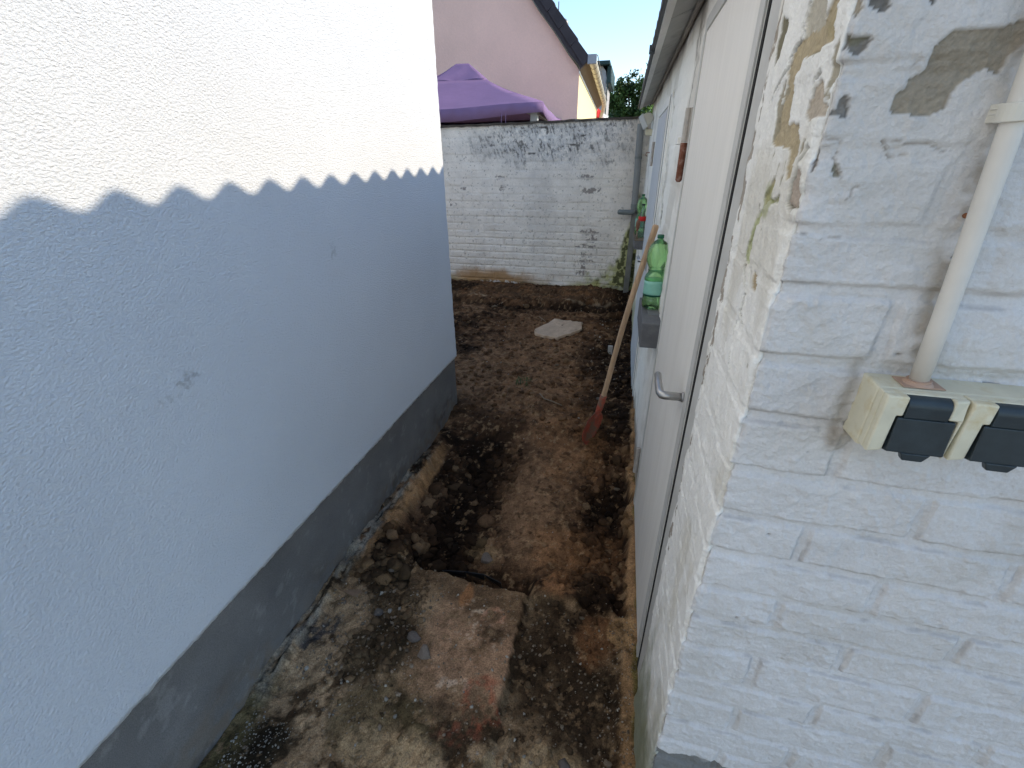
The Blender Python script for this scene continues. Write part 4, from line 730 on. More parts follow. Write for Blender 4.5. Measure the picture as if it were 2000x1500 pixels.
def lab_mat(name, base, band, lines):
    m = bpy.data.materials.new(name); m.use_nodes = True; nt = m.node_tree; N = nt.nodes; L = nt.links; b = N['Principled BSDF']; b.inputs['Roughness'].default_value = 0.45
    tc = N.new('ShaderNodeTexCoord'); sp = N.new('ShaderNodeSeparateXYZ'); L.new(tc.outputs['Object'], sp.inputs[0])
    g = N.new('ShaderNodeMath'); g.operation = 'LESS_THAN'; g.inputs[1].default_value = band; L.new(sp.outputs['Z'], g.inputs[0])
    w = N.new('ShaderNodeTexWave'); w.bands_direction = 'Z'; w.inputs['Scale'].default_value = 55; w.inputs['Distortion'].default_value = 1.5; w.inputs['Detail'].default_value = 3; L.new(tc.outputs['Object'], w.inputs['Vector'])
    cr = N.new('ShaderNodeMix'); cr.data_type = 'RGBA'; cr.inputs['A'].default_value = (*base, 1); cr.inputs['B'].default_value = (*lines, 1); r = N.new('ShaderNodeMapRange'); r.inputs[1].default_value = 0.45; r.inputs[2].default_value = 0.9; r.inputs[4].default_value = 0.6; L.new(w.outputs['Fac'], r.inputs[0]); L.new(r.outputs[0], cr.inputs['Factor'])
    mx = N.new('ShaderNodeMix'); mx.data_type = 'RGBA'; mx.inputs['B'].default_value = (0.01, 0.10, 0.06, 1); L.new(g.outputs[0], mx.inputs['Factor']); L.new(cr.outputs['Result'], mx.inputs['A']); L.new(mx.outputs['Result'], b.inputs['Base Color']); return m
LBL = lab_mat('green_label', (0.20, 0.46, 0.36), 0.070, (0.30, 0.62, 0.50))
bottle((0.133, 2.085, 0.9335), 0.325, 0.0455, M['greenpet'], M['cap'], LBL, 'large green plastic bottle standing on the near sill beside the shovel shaft', (0.19, 0.41))
bottle((0.085, 4.32, 0.941), 0.335, 0.045, M['greenpet'], M['cap'], LBL, 'green plastic bottle on the far sill, behind the small glass bottle', (0.19, 0.41), seed=2)
bottle((0.092, 4.16, 0.941), 0.27, 0.031, M['clearglass'], M['cap_dark'], M['label_red'], 'small clear glass bottle with a red label on the far sill', (0.50, 0.63), True)
tool = thing('hand_tool', 'small hand tool with a brown wooden handle leaning upright on the far sill', 'hand tool', (0.062, 4.07, 0.941))
MB().lathe([(0.004, 0.06), (0.010, 0.075), (0.017, 0.10), (0.018, 0.125), (0.014, 0.148), (0.004, 0.156)], (0.062, 4.07, 0.941), 14).build('handle', M['tool_wood'], tool, True)
MB().tube([(0.066, 4.07, 0.942), (0.063, 4.07, 0.97), (0.062, 4.07, 1.003)], [0.009, 0.0055, 0.005], 10).build('shank', M['tool_steel'], tool, True)

# ------------------------------------------------------------------ shovel
sock = Vector((-0.055, 2.400, 0.200)); tipp = Vector((-0.137, 2.280, gz(-0.137, 2.28)+0.012)); topp = Vector((0.1225, 2.40, 1.252))
shov = thing('shovel', 'red shovel with a long wooden shaft leaning against the white wall', 'shovel', tuple(tipp))
path = []; rs = []
for k in range(17):
    t = k/16; p = sock.lerp(topp, t); p += Vector((-0.022, 0, 0.004))*math.sin(math.pi*t)*1.0*0.6+Vector((-0.020, 0, 0))*max(0, (0.22-t)/0.22)**2*0.4; path.append(p); rs.append(0.0150 if t < 0.93 else 0.0158)
path.append(path[-1]+(path[-1]-path[-2]).normalized()*0.008); rs.append(0.010)
MB().tube(path, rs, 16).build('shaft', M['wood'], shov, True)
d_ = (path[0]-path[2]).normalized(); s1 = path[1].lerp(path[2], 0.3); s0 = path[0]+d_*0.02
t_ = (tipp-sock).normalized()
MB().tube([s1, path[1], path[0], s0, s0+d_*0.02+t_*0.015, s0+t_*0.06+Vector((0.0, 0, 0.004))], [0.0195, 0.0198, 0.0198, 0.0185, 0.016, 0.008], 16).build('socket', M['redpaint'], shov, True)
# blade: local frame along tip direction
b0 = s0+d_*0.012; T = (tipp-b0); Lb = T.length; T.normalize()
view = (Vector((0, 0, CAMH))-b0).normalized(); lat = T.cross(view).normalized(); wdir = view*0.88+lat*0.45; wdir = (wdir-T*wdir.dot(T)).normalized(); nrm = T.cross(wdir).normalized()
if nrm.z < 0: nrm = -nrm
mb = MB(); na, nb = 22, 15; vs = []
for i in range(na):
    s_ = i/(na-1)
    if s_ < 0.08: hw = 0.018+s_/0.08*0.045
    elif s_ < 0.5: hw = 0.063+0.022*ss(0.08, 0.4, s_)
    else: hw = 0.085*math.sqrt(max(0.0, 1-((s_-0.5)/0.5)**2.6))
    hw = float(max(hw, 0.002))
    for j in range(nb):
        w = (j/(nb-1)*2-1); cup = 0.020*(w*w)*(1-0.5*s_)+0.012*math.exp(-(w/0.16)**2)*max(0, 1-s_*1.7)+0.030*(s_-0.4)**2
        vs.append(b0+T*(s_*Lb)+wdir*(w*hw)+nrm*(cup-0.008))
mb.add(vs, [(i*nb+j, i*nb+j+1, (i+1)*nb+j+1, (i+1)*nb+j) for i in range(na-1) for j in range(nb-1)])
o = mb.build('blade', M['redpaint'], shov, True); md = o.modifiers.new('s', 'SOLIDIFY'); md.thickness = 0.0022

# ------------------------------------------------------------------ back wall
gw = thing('garden_wall', 'weathered white painted brick wall closing the far end of the passage', 'wall', (-1.2, 5.33, 0))
def back_skin():
    x = np.arange(-3.6, 0.13, 0.0055); zs = np.arange(-0.1, 1.92, 0.0055); X, Zg = np.meshgrid(x, zs)
    J = np.arange(-0.38, 2.2, 0.0815)+0.03; m, rnd, tilt, d = bricks(X, Zg, J, 0.247, (0.03, 0.155), 0.0055, 1, 501, 0.008)
    low = 1-ss(0.5, 1.3, Zg)
    h = -m*(0.002+0.004*low)*ss(0.35, 0.6, fbm(X*4, Zg*6, 3, 502)+0.12*low)+(rnd-0.5)*0.004+sfbm(X*7, Zg*7, 4, 503)*0.006+sfbm(X*45, Zg*45, 4, 505, 0.6)*0.0025
    c = np.broadcast_to(np.array((0.88, 0.82, 0.74)), X.shape+(3,)).copy(); c = mix(c, (0.72, 0.67, 0.61), 0.6*ss(0.4, 0.65, fbm(X*3, Zg*3, 5, 507))+0.2*(rnd > 0.75))
    c = mix(c, (0.62, 0.58, 0.53), m*0.2)
    e = fbm(X*9, Zg*12, 6, 509, 0.68); e2 = fbm(X*40, Zg*40, 4, 511, 0.6)
    g = np.clip(blob(X, Zg, -1.15, 1.70, 0.60, 0.17, 0.4, 4, 513, soft=0.5)+0.6*blob(X, Zg, -0.4, 1.68, 0.45, 0.20, 0.4, 4, 514, soft=0.5)+0.5*ss(1.72, 1.88, Zg)*ss(-1.9, -1.5, X), 0, 1)
    e3 = fbm(X*70+Zg*25, Zg*22, 4, 512, 0.6); c = mix(c, (0.46, 0.44, 0.42), g*0.6*ss(0.36, 0.60, e*0.55+e2*0.45)); c = mix(c, (0.12, 0.112, 0.10), g*0.85*ss(0.54, 0.62, e*0.35+e3*0.65)); c = mix(c, (0.62, 0.60, 0.58), g*0.6*ss(0.58, 0.64, fbm(X*60, Zg*60, 3, 513)))
    c = mix(c, (0.04, 0.035, 0.03), m*g*ss(0.70, 0.76, fbm(X*7, Zg*11, 3, 517))*0.8)
    # bare bricks
    for cx_, cz_, rx_, rz_ in ((-0.44, 0.80, 0.10, 0.03), (-0.42, 0.725, 0.055, 0.028), (-0.47, 0.645, 0.10, 0.03), (-0.47, 0.56, 0.09, 0.03), (-0.47, 0.475, 0.10, 0.028), (-0.49, 0.36, 0.06, 0.055), (-0.52, 1.38, 0.08, 0.03), (-1.49, 1.37, 0.05, 0.025), (-1.46, 1.25, 0.03, 0.03), (-1.93, 1.25, 0.03, 0.02), (-2.1, 1.10, 0.02, 0.03), (-0.45, 1.25, 0.1, 0.03)):
        q = blob(X, Zg, cx_, cz_, rx_, rz_, 0.9, 30, 519, soft=0.12)*(1-m*0.7); c = mix(c, (0.24, 0.21, 0.195), q*0.85*ss(0.33, 0.45, e2)); h -= q*0.003
    sp = (fbm(X*55, Zg*55, 3, 521) > 0.755); c = mix(c, (0.30, 0.27, 0.24), sp*0.6)
    # green algae towards the pipe and the foot
    t = Zg-(0.26+0.85*np.exp(-((X-0.08)/0.17)**2)); al_ = (1-ss(-0.12, 0.12, t+sfbm(X*9, Zg*9, 4, 523)*0.22))*ss(-0.72, -0.42, X+sfbm(X*5, Zg*5, 3, 524)*0.2)
    c = mix(c, (0.40, 0.41, 0.11), al_*0.8); c = mix(c, (0.06, 0.065, 0.03), al_*ss(0.54, 0.62, fbm(X*26, Zg*26, 4, 525)+0.12*ss(-0.22, 0.0, X))*0.85)
    c = mix(c, (0.42, 0.42, 0.38), 0.8*blob(X, Zg, -0.14, 0.17, 0.14, 0.05, 0.9, 16, 526)*ss(0.45, 0.52, e2))
    bnd = 1-ss(0.0, 0.10, Zg-0.14-sfbm(X*4, Zg*4, 3, 527)*0.07); c = mix(c, (0.42, 0.38, 0.13), bnd*0.7)
    orr = blob(X, Zg, -1.55, 0.21, 0.60, 0.11, 0.5, 6, 528, soft=0.5); c = mix(c, (0.40, 0.22, 0.08), orr*0.9); orr = blob(X, Zg, -1.55, 0.14, 0.7, 0.06, 0.5, 6, 529, soft=0.5); c = mix(c, (0.13, 0.085, 0.04), orr*0.8)
    q = blob(X, Zg, -1.50, 0.185, 0.22, 0.02, 0.9, 20, 530)*ss(0.48, 0.54, e2); c = mix(c, (0.60, 0.56, 0.52), q*0.9); h += q*0.003
    q = blob(X, Zg, -1.10, 0.13, 0.20, 0.03, 0.9, 12, 531); c = mix(c, (0.22, 0.21, 0.06), q*0.7)
    P = np.stack([X, 5.33-h, np.minimum(Zg, 1.872+(X+2.15)*0.019)], -1); sheet('brickwork', P, M['backwall'], gw, c)
back_skin()
mb = MB(); mb.add([(-3.6, 5.345, -0.1), (0.13, 5.345, -0.1), (0.13, 5.57, -0.1), (-3.6, 5.57, -0.1), (-3.6, 5.345, 1.84), (0.13, 5.345, 1.90), (0.13, 5.57, 1.90), (-3.6, 5.57, 1.84)], [(0, 3, 2, 1), (4, 5, 6, 7), (1, 2, 6, 5), (2, 3, 7, 6), (3, 0, 4, 7), (0, 1, 5, 4)]); mb.build('wall_core', M['white_plain'], gw)
mb = MB(); pts = []; r_ = random.Random(3); n = 60
for i in range(n+1):
    x = -3.6+3.75*i/n; z = 1.872+(x+2.15)*0.019; a = r_.uniform(-0.004, 0.004); b_ = r_.uniform(-0.004, 0.004); pts += [(x, 5.308+a, z-0.004+b_), (x, 5.308+a, z+0.017+b_), (x, 5.60, z+0.025+b_), (x, 5.60, z-0.004)]
mb.add(pts, [(i*4+j, (i+1)*4+j, (i+1)*4+(j+1) % 4, i*4+(j+1) % 4) for i in range(n) for j in range(4)]); mb.build('coping', M['coping'], gw)
# wall beyond shed end and behind
mb = MB(); mb.box((0.131, 5.36, -0.1), (3.2, 5.56, 1.93)); o = mb.build('side_pier', M['backwall'], None)
setcol(o.data, np.tile(np.array((0.5, 0.48, 0.44)), (len(o.data.vertices), 1))); tag(o, 'plain stretch of wall hidden behind the end of the outbuilding', 'wall')

# downpipe with spur and flood light
dp = thing('downpipe', 'grey plastic downpipe with a short capped side spur in the far right corner', 'downpipe', (0.03, 5.28, 0.1))
MB().tube([(-0.002, 5.25, 1.86), (0.022, 5.25, 1.10), (0.022, 5.25, 1.06)], 0.034, 18).build('upper_pipe', M['pvc'], dp, True, autosm=True)
MB().box((0.000, 5.255, 0.08), (0.062, 5.315, 1.045)).build('lower_pipe', M['pvc_low'], dp, bevel=0.01)
MB().tube([(0.022, 5.25, 1.12), (0.023, 5.25, 1.075)], 0.039, 18).build('collar', M['pvc_dark'], dp, True, autosm=True)
MB().tube([(0.022, 5.25, 1.07), (0.015, 5.245, 1.045), (-0.02, 5.24, 1.035), (-0.10, 5.235, 1.037), (-0.135, 5.235, 1.039), (-0.148, 5.235, 1.039)], [0.034, 0.033, 0.028, 0.026, 0.026, 0.015], 16).build('side_spur', M['pvc_dark'], dp, True)
for zz in (1.55,): MB().tube([(0.009, 5.25, zz), (0.009, 5.25, zz+0.02)], 0.037, 18).build('pipe_clip', M['pvc_dark'], dp, True, autosm=True)
fl = thing('flood_light', 'cream flood light on a bracket above the grey downpipe', 'flood light', (0.04, 5.0, 1.84))
ax = Vector((-0.045, 0.0, 0.05)).normalized()
c0 = Vector((0.022, 4.98, 1.862)); dn = Vector((-0.80, -0.25, -0.42)).normalized(); up_ = Vector((-0.5, 0, 0.86)); up_ = (up_-dn*up_.dot(dn)).normalized(); sd = dn.cross(up_).normalized()
def FL(a, b_, c): return c0+up_*a+sd*b_-dn*c
mb = MB(); prof = [(-0.052, 0.0), (0.052, 0.0), (0.050, 0.035), (0.036, 0.065), (0.010, 0.078), (-0.020, 0.074), (-0.045, 0.045)]
mb.prism(prof, lambda p, t: FL(p[0], (t-0.5)*0.12, p[1])); mb.build('lamp_housing', M['cream_pale'], fl, bevel=0.008)
mb = MB(); mb.prism([(-0.060, -0.012), (0.060, -0.012), (0.060, -0.001), (-0.060, -0.001)], lambda p, t: FL(p[0], (t-0.5)*0.135, p[1])); mb.build('front_glass', M['lampglass'], fl, bevel=0.002)
mb = MB(); mb.box((0.045, 4.97, 1.745), (0.125, 5.03, 1.80)); mb.tube([(0.060, 5.0, 1.79), (0.050, 5.0, 1.825), (0.045, 5.0, 1.85)], 0.012, 10); mb.build('bracket', M['cream'], fl, bevel=0.006)

# ------------------------------------------------------------------ socket box and conduit on the near wall
sk = thing('power_socket', 'cream double outdoor socket box with black hinged lids on the near brick wall', 'power socket', (0.37, 0.565, 1.28))
BX0, BX1, BZ0, BZ1 = 0.292, 0.455, 1.238, 1.3185
def frustum(mb, x0, x1, z0_, z1_, ya, yb, ix0, ix1, iz0, iz1):
    mb.add([(x0, ya, z0_), (x1, ya, z0_), (x1, ya, z1_), (x0, ya, z1_), (x0+ix0, yb, z0_+iz0), (x1-ix1, yb, z0_+iz0), (x1-ix1, yb, z1_-iz1), (x0+ix0, yb, z1_-iz1)], [(0, 1, 2, 3), (4, 7, 6, 5), (0, 4, 5, 1), (1, 5, 6, 2), (2, 6, 7, 3), (3, 7, 4, 0)])
mb = MB(); frustum(mb, BX0, BX1, BZ0, BZ1, 0.575, 0.535, 0.001, 0.001, 0.001, 0.001); mb.build('housing', M['cream'], sk, bevel=0.003)
mb = MB(); mb.box((0.318, 0.538, 1.3186), (0.358, 0.566, 1.3196)); mb.build('seal_pad', M['seal'], sk)
mb = MB(); mb.tube([(0.3372, 0.5515, 1.3196), (0.3372, 0.5515, 1.3225)], [0.0145, 0.0118], 20); mb.tube([(0.3372, 0.5515, 1.3225), (0.3370, 0.5515, 1.3245)], [0.0118, 0.0118], 20); mb.build('seal_ring', M['seal'], sk, True, autosm=True)
for k in range(2):
    x0 = BX0+0.0012+k*0.0800; x1 = x0+0.0785; zt = BZ1-0.001; zb_ = BZ0+0.006
    # front frame: side cheeks, top shoulders, tray
    mb = MB(); yf = 0.516
    mb.box((x0, 0.524, zb_), (x1, 0.5348, zt))                       # back tray
    fr_ = MB(); fr2 = MB()
    fr_.prism([(x0, zb_), (x0+0.0155, zb_+0.004), (x0+0.0155, zt-0.024), (x0+0.0215, zt-0.024), (x0+0.0215, zt), (x0, zt)], lambda p, t: (p[0], 0.5238-t*0.0105, p[1]))
    fr2.prism([(x1, zb_), (x1, zt), (x1-0.0150, zt), (x1-0.0150, zt-0.024), (x1-0.0045, zt-0.024), (x1-0.0045, zb_)], lambda p, t: (p[0], 0.5238-t*(0.0105 if p[0] < x1-0.001 else 0.006), p[1]))
    mod = mb.build('socket_module', M['cream'], sk, bevel=0.0015); fr_.build('socket_frame', M['cream'], mod, bevel=0.0022, seg=3); fr2.build('socket_frame', M['cream'], mod, bevel=0.0022, seg=3)
    # lid
    lx0, lx1 = x0+0.0170, x1-0.0062; lid = MB()
    lid.add([(lx0, 0.5136, zt-0.0255), (lx1, 0.5136, zt-0.0255), (lx1, 0.5085, zb_+0.006), (lx0, 0.5085, zb_+0.006), (lx0+0.003, 0.5236, zt-0.0255), (lx1-0.001, 0.5236, zt-0.0255), (lx1-0.001, 0.5236, zb_+0.002), (lx0-0.001, 0.5236, zb_+0.002)], [(0, 3, 2, 1), (4, 5, 6, 7), (0, 1, 5, 4), (1, 2, 6, 5), (2, 3, 7, 6), (3, 0, 4, 7)])
    lo_ = lid.build('socket_lid', M['lid'], mod, bevel=0.0016, seg=3)
    hg = MB(); n = 10; hx0, hx1 = x0+0.0222, x1-0.0156; pr = [(0.5236, zt-0.0245), (0.5236, zt-0.001)]
    for i in range(n+1):
        a = math.pi/2*(1-i/n); pr.append((0.5236-0.011*math.cos(a)*1.0, zt-0.0125+0.0115*math.sin(a)))
    pr.append((0.5126, zt-0.0245)); hg.prism([(p[0], p[1]) for p in pr], lambda p, t: (hx0+(hx1-hx0)*t, p[0], p[1])); hg.build('lid_hinge', M['lid'], lo_, bevel=0.0006)
    tb = MB(); tb.prism([(lx0+0.014, zb_+0.0065), (lx0+0.018, zb_-0.003), (lx1-0.018, zb_-0.003), (lx1-0.012, zb_+0.0065)], lambda p, t: (p[0], 0.5075+0.008*t, p[1])); tb.build('lid_tab', M['lid'], lo_, bevel=0.0012)
cd = thing('conduit', 'cream plastic conduit rising from the socket box up the near wall', 'conduit', (0.3465, 0.55, 1.32))
MB().tube([(0.337, 0.5515, 1.324), (0.3325, 0.551, 1.40), (0.328, 0.5515, 1.47), (0.320, 0.552, 1.585), (0.306, 0.552, 1.80), (0.294, 0.552, 2.0)], 0.0091, 24).build('pipe', M['conduit'], cd, True)
mb = MB()
for k, (w_, t0) in enumerate(((0.0, 0.0),)):
    mb.box((0.308, 0.5555, 1.577), (0.334, 0.571, 1.592)); mb.tube([(0.3204, 0.552, 1.577), (0.3196, 0.552, 1.592)], 0.0135, 22)
for k in range(3): mb.box((0.3075-0.0005*k, 0.5549-0.0004*k, 1.579+k*0.004), (0.311, 0.566, 1.581+k*0.004))
mb.build('pipe_clip', M['cream_pale'], cd, bevel=0.0012)

# ------------------------------------------------------------------ gazebo beyond the wall
ga = rad(-4); g1 = Vector((-math.cos(ga), math.sin(ga), 0)); g2 = Vector((math.sin(ga), math.cos(ga), 0)); GC = Vector((-1.32, 7.0, 0))
gz_ = thing('gazebo', 'lilac fabric garden gazebo with a two-tier canopy behind the back wall', 'gazebo', (-2.8, 8.5, z0))
def G(s, t, z): return GC+g1*s+g2*t+Vector((0, 0, z))
def canopy(s0, s1, t0, t1, z0_, apex_s, apex_t, z1_, r0, name, sag=0.06, val=0.16):
    mb = MB(); cs = [(s0, t0), (s1, t0), (s1, t1), (s0, t1)]; n = 14
    ap = [(apex_s[0], apex_t[0]), (apex_s[1], apex_t[0]), (apex_s[1], apex_t[1]), (apex_s[0], apex_t[1])]
    for e in range(4):
        a, b_ = cs[e], cs[(e+1) % 4]; pa, pb = ap[e], ap[(e+1) % 4]; vs = []; m_ = 10
        for i in range(n+1):
            u = i/n
            for j in range(m_+1):
                w = j/m_; es = a[0]*(1-u)+b_[0]*u; et = a[1]*(1-u)+b_[1]*u; ts = pa[0]*(1-u)+pb[0]*u; tt = pa[1]*(1-u)+pb[1]*u
                z = z0_*(1-w)+z1_*w-sag*math.sin(math.pi*u)*(1-0.4*w)*(1-w)-sag*0.6*math.sin(math.pi*w)+0.012*math.sin(9*u+5*w+e)*(1-w)
                vs.append(G(es*(1-w)+ts*w, et*(1-w)+tt*w, z))
        mb.add(vs, [(i*(m_+1)+j, (i+1)*(m_+1)+j, (i+1)*(m_+1)+j+1, i*(m_+1)+j+1) for i in range(n) for j in range(m_)])
        if val:
            vs = []
            for i in range(n*2+1):
                u = i/n/2; es = a[0]*(1-u)+b_[0]*u; et = a[1]*(1-u)+b_[1]*u; z = z0_-sag*math.sin(math.pi*u)+0.012*math.sin(9*u+e); ox = 0.02*math.sin(23*u+e)
                vs += [G(es, et, z), G(es, et-ox if e % 2 == 0 else et, z-val*(0.9+0.3*math.sin(math.pi*u)))]
            mb.add(vs, [(2*i, 2*i+2, 2*i+3, 2*i+1) for i in range(n*2)])
    o = mb.build(name, M['lilac'], gz_, True); md = o.modifiers.new('w', 'WELD'); md.merge_threshold = 0.001; md = o.modifiers.new('s', 'SOLIDIFY'); md.thickness = 0.004; return o
canopy(0, 3.0, 0, 3.0, 2.25, (1.02, 1.98), (1.02, 1.98), 2.66, 0, 'lower_canopy', 0.05, 0.13)
canopy(1.06, 1.94, 1.06, 1.94, 2.685, (1.40, 1.60), (1.40, 1.60), 2.94, 0, 'upper_canopy', 0.01, 0.06)
for s_, t_2 in ((0.14, 0.14), (2.86, 0.14), (0.14, 2.86), (2.86, 2.86)):
    mb = MB(); p = G(s_, t_2, 0); mb.box((p.x-0.05, p.y-0.05, z0), (p.x+0.05, p.y+0.05, 2.20)); mb.build('post', M['post'], gz_, bevel=0.006)
mb = MB()
for e in ((0.14, 0.14, 2.86, 0.14), (0.14, 2.86, 2.86, 2.86), (0.14, 0.14, 0.14, 2.86), (2.86, 0.14, 2.86, 2.86)): mb.tube([G(e[0], e[1], 2.16), G(e[2], e[3], 2.16)], 0.02, 8)
for e in ((0.14, 0.14), (2.86, 0.14), (0.14, 2.86), (2.86, 2.86)): mb.tube([G(e[0], e[1], 2.18), G(1.5, 1.5, 2.62)], 0.015, 8)
mb.build('frame', M['post'], gz_)
mb = MB()
for s_ in (0.52, 0.58): mb.tube([G(s_, -0.01, 2.12), G(s_+0.015, -0.01, 1.9)], 0.004, 6)
mb.build('tie_cord', M['lilac'], gz_)

# ------------------------------------------------------------------ pink house
ph = thing('neighbour_house', 'pink gabled house with dark roof tiles and a yellow side wall beyond the gazebo', 'house', (-1.22, 10, z0))
hd = Vector((-0.0342, 1, 0)).normalized(); hn = Vector((hd.y, -hd.x, 0)); HO = Vector((-1.22, 10, 0))
def Hh(u, v, z): return HO+hn*u+hd*v+Vector((0, 0, z))
# verge lines traced as roof profile with a flared eave, (u, z)
lowv = [(0.03, 3.03), (-0.02, 3.10), (-0.20, 3.28), (-0.46, 3.60), (-0.75, 3.92), (-1.2, 4.48), (-2.5, 6.1), (-4.0, 7.9)]
upv = [(0.16, 3.20), (-0.10, 3.50), (-0.40, 3.86), (-0.62, 4.08), (-1.05, 4.62), (-2.4, 6.30), (-4.0, 8.20)]
mb = MB(); gab = [(-8.0, z0), (0, z0), (0, 3.0)]+[(p[0]-0.03, p[1]-0.02) for p in lowv[1:]]+[(-8.0, 3.0)]
mb.prism([(-8.0, z0), (0, z0), (0, 3.02), (-0.06, 3.10), (-0.22, 3.27), (-0.48, 3.60), (-0.77, 3.92), (-1.22, 4.48), (-2.52, 6.1), (-4.0, 7.88), (-8.0, 3.02)], lambda p, t: Hh(p[0], 0.02*t, p[1])); mb.build('gable_wall', M['pink'], ph)
mb = MB(); mb.add([Hh(0.001, 0.021, z0), Hh(0.001, 7.3, z0), Hh(0.001, 7.3, 3.06), Hh(0.001, 0.021, 3.06)], [(0, 1, 2, 3)]); mb.add([Hh(0.001, 7.3, z0), Hh(-8, 7.3, z0), Hh(-8, 7.3, 3.06), Hh(0.001, 7.3, 3.06)], [(0, 1, 2, 3)]); mb.build('side_wall', M['yellow'], ph)
# roof as a thick shell; separate visible courses of verge tiles
mb = MB(); lo2 = lowv[::-1]; outl = [(0.16, 3.20)]+upv[1:]+[(-8.2, 3.0), (-8.2, 2.8)]+[(p[0], p[1]) for p in lo2]
mb.prism(outl, lambda p, t: Hh(p[0], -0.10+t*7.5, p[1])); rf = mb.build('roof', M['tile'], ph)
mb = MB(); un = [(0.165, 3.14), (-0.085, 3.44), (-0.30, 3.70), (-0.52, 3.96), (-0.75, 4.22), (-1.0, 4.52), (-1.5, 5.13)]
for (a, b_) in zip(un[:-1], un[1:]):
    dx, dz = b_[0]-a[0], b_[1]-a[1]; l = math.hypot(dx, dz); nx_, nz_ = dz/l, -dx/l
    if nx_ < 0: nx_, nz_ = -nx_, -nz_
    mb.prism([(a[0]-0.11*nx_+0.02*dx/l, a[1]-0.11*nz_), (a[0]+0.058*nx_, a[1]+0.058*nz_), (b_[0]+0.040*nx_+dx*0.02, b_[1]+0.040*nz_+dz*0.02), (b_[0]-0.11*nx_, b_[1]-0.11*nz_)], lambda p, t: Hh(p[0], -0.125+t*0.16, p[1]))
mb.build('verge_tiles', M['tile'], rf, bevel=0.008)
mb = MB(); mb.prism([(0.0, 3.00), (0.17, 3.14), (0.17, 3.165), (0.0, 3.04)], lambda p, t: Hh(p[0], -0.098+t*7.4, p[1])); mb.build('soffit', M['soffit'], ph)
mb = MB(); mb.box((0, 0, 0), (1, 1, 1), lambda x, y, z: Hh(0.002+0.01*x, -0.098+7.4*y, 2.965+0.04*z)); mb.build('soffit_trim', M['frame_white'], ph)
mb = MB(); mb.tube([Hh(0.235, -0.12, 3.16), Hh(0.235, 6.4, 3.16), Hh(0.235, 7.0, 3.12), Hh(0.20, 7.25, 2.95), Hh(0.12, 7.3, 2.7), Hh(0.05, 7.3, 2.3)], [0.075, 0.075, 0.07, 0.06, 0.05, 0.05], 18); gt = mb.build('gutter', M['zinc'], ph, True, autosm=True)
for k in range(11): v_ = 0.35+k*0.6; MB().tube([Hh(0.235, v_, 3.16), Hh(0.235, v_+0.03, 3.16)], 0.0785, 18).build('gutter_bracket', M['soffit'], gt, True, autosm=True)
mb = MB(); mb.box((0, 0, 0), (1, 1, 1), lambda x, y, z: Hh(0.150+0.165*x, -0.145+0.02*y, 3.09+0.15*z)); mb.build('gutter_end_cap', M['zinc_cap'], gt, bevel=0.02)
mb = MB(); mb.tube([Hh(0.325, -0.13, 3.22), Hh(0.325, 7.1, 3.22)], 0.008, 6); mb.build('gutter_wire', M['mast'], ph)
mb = MB(); mb.box((0, 0, 0), (1, 1, 1), lambda x, y, z: Hh(-1.60+0.32*x, 3.2+0.5*y, 4.3+1.1*z)); ch = mb.build('chimney', M['chimney'], rf, bevel=0.02)
mb = MB(); mb.box((0, 0, 0), (1, 1, 1), lambda x, y, z: Hh(-1.27+0.12*x, 3.25+0.4*y, 4.4+0.85*z)); mb.build('chimney', M['brickred'], rf, bevel=0.02)
mb = MB(); mb.tube([Hh(-0.62, 1.5, 3.9), Hh(-0.62, 1.5, 4.42)], 0.010, 8); mb.build('roof_mast', M['mast'], rf)
mb = MB(); mb.lathe([(0.001, 0.12), (0.05, 0.11), (0.09, 0.07), (0.10, 0.0)], tuple(Hh(-0.50, 1.5, 4.02)), 16); mb.build('roof_vent', M['zinc_cap'], rf, True)
# red awning beyond the house
aw = thing('awning', 'small red awning with a white stripe just beyond the yellow wall', 'awning', (-1.0, 17.6, z0))
for k in range(5):
    mb = MB(); x = -1.50+k*0.115; mb.add([(x, 17.6, 3.10-0.09*k), (x+0.114, 17.6, 3.01-0.09*k), (x+0.114, 17.0, 2.5), (x, 17.0, 2.5), (x+0.114, 17.0, 2.3), (x, 17.0, 2.3)], [(0, 1, 2, 3), (3, 2, 4, 5)])
    o = mb.build('stripe', M['redcloth'] if k in (0, 1, 4) else M['frame_white'], aw); md = o.modifiers.new('s', 'SOLIDIFY'); md.thickness = 0.01
MB().box((-1.50, 17.55, z0), (-1.45, 17.6, 2.6)).build('post', M['post'], aw); MB().box((-0.98, 17.55, z0), (-0.93, 17.6, 2.6)).build('post', M['post'], aw)
# grey building with a dark green flat roof
fb = thing('distant_house', 'grey building with a dark green flat roof edge between the pink house and the tree', 'house', (-2.5, 24, z0))
MB().prism([(-4.2, z0), (-1.70, z0), (-1.70, 4.75), (-1.76, 5.02), (-1.92, 5.2), (-4.2, 5.2)], lambda p, t: (p[0], 24+3*t, p[1])).build('wall', M['greywall'], fb)
MB().box((-4.3, 23.7, 5.205), (-1.58, 27, 5.36)).build('roof', M['green_roof'], fb, bevel=0.03); MB().box((-1.695, 23.9, 4.55), (-1.50, 27, 5.20)).build('roof_side', M['green_roof'], fb, bevel=0.05)
MB().tube([(-1.64, 23.85, z0), (-1.64, 23.85, 4.6)], 0.025, 8).build('rain_pipe', M['green_roof'], fb)

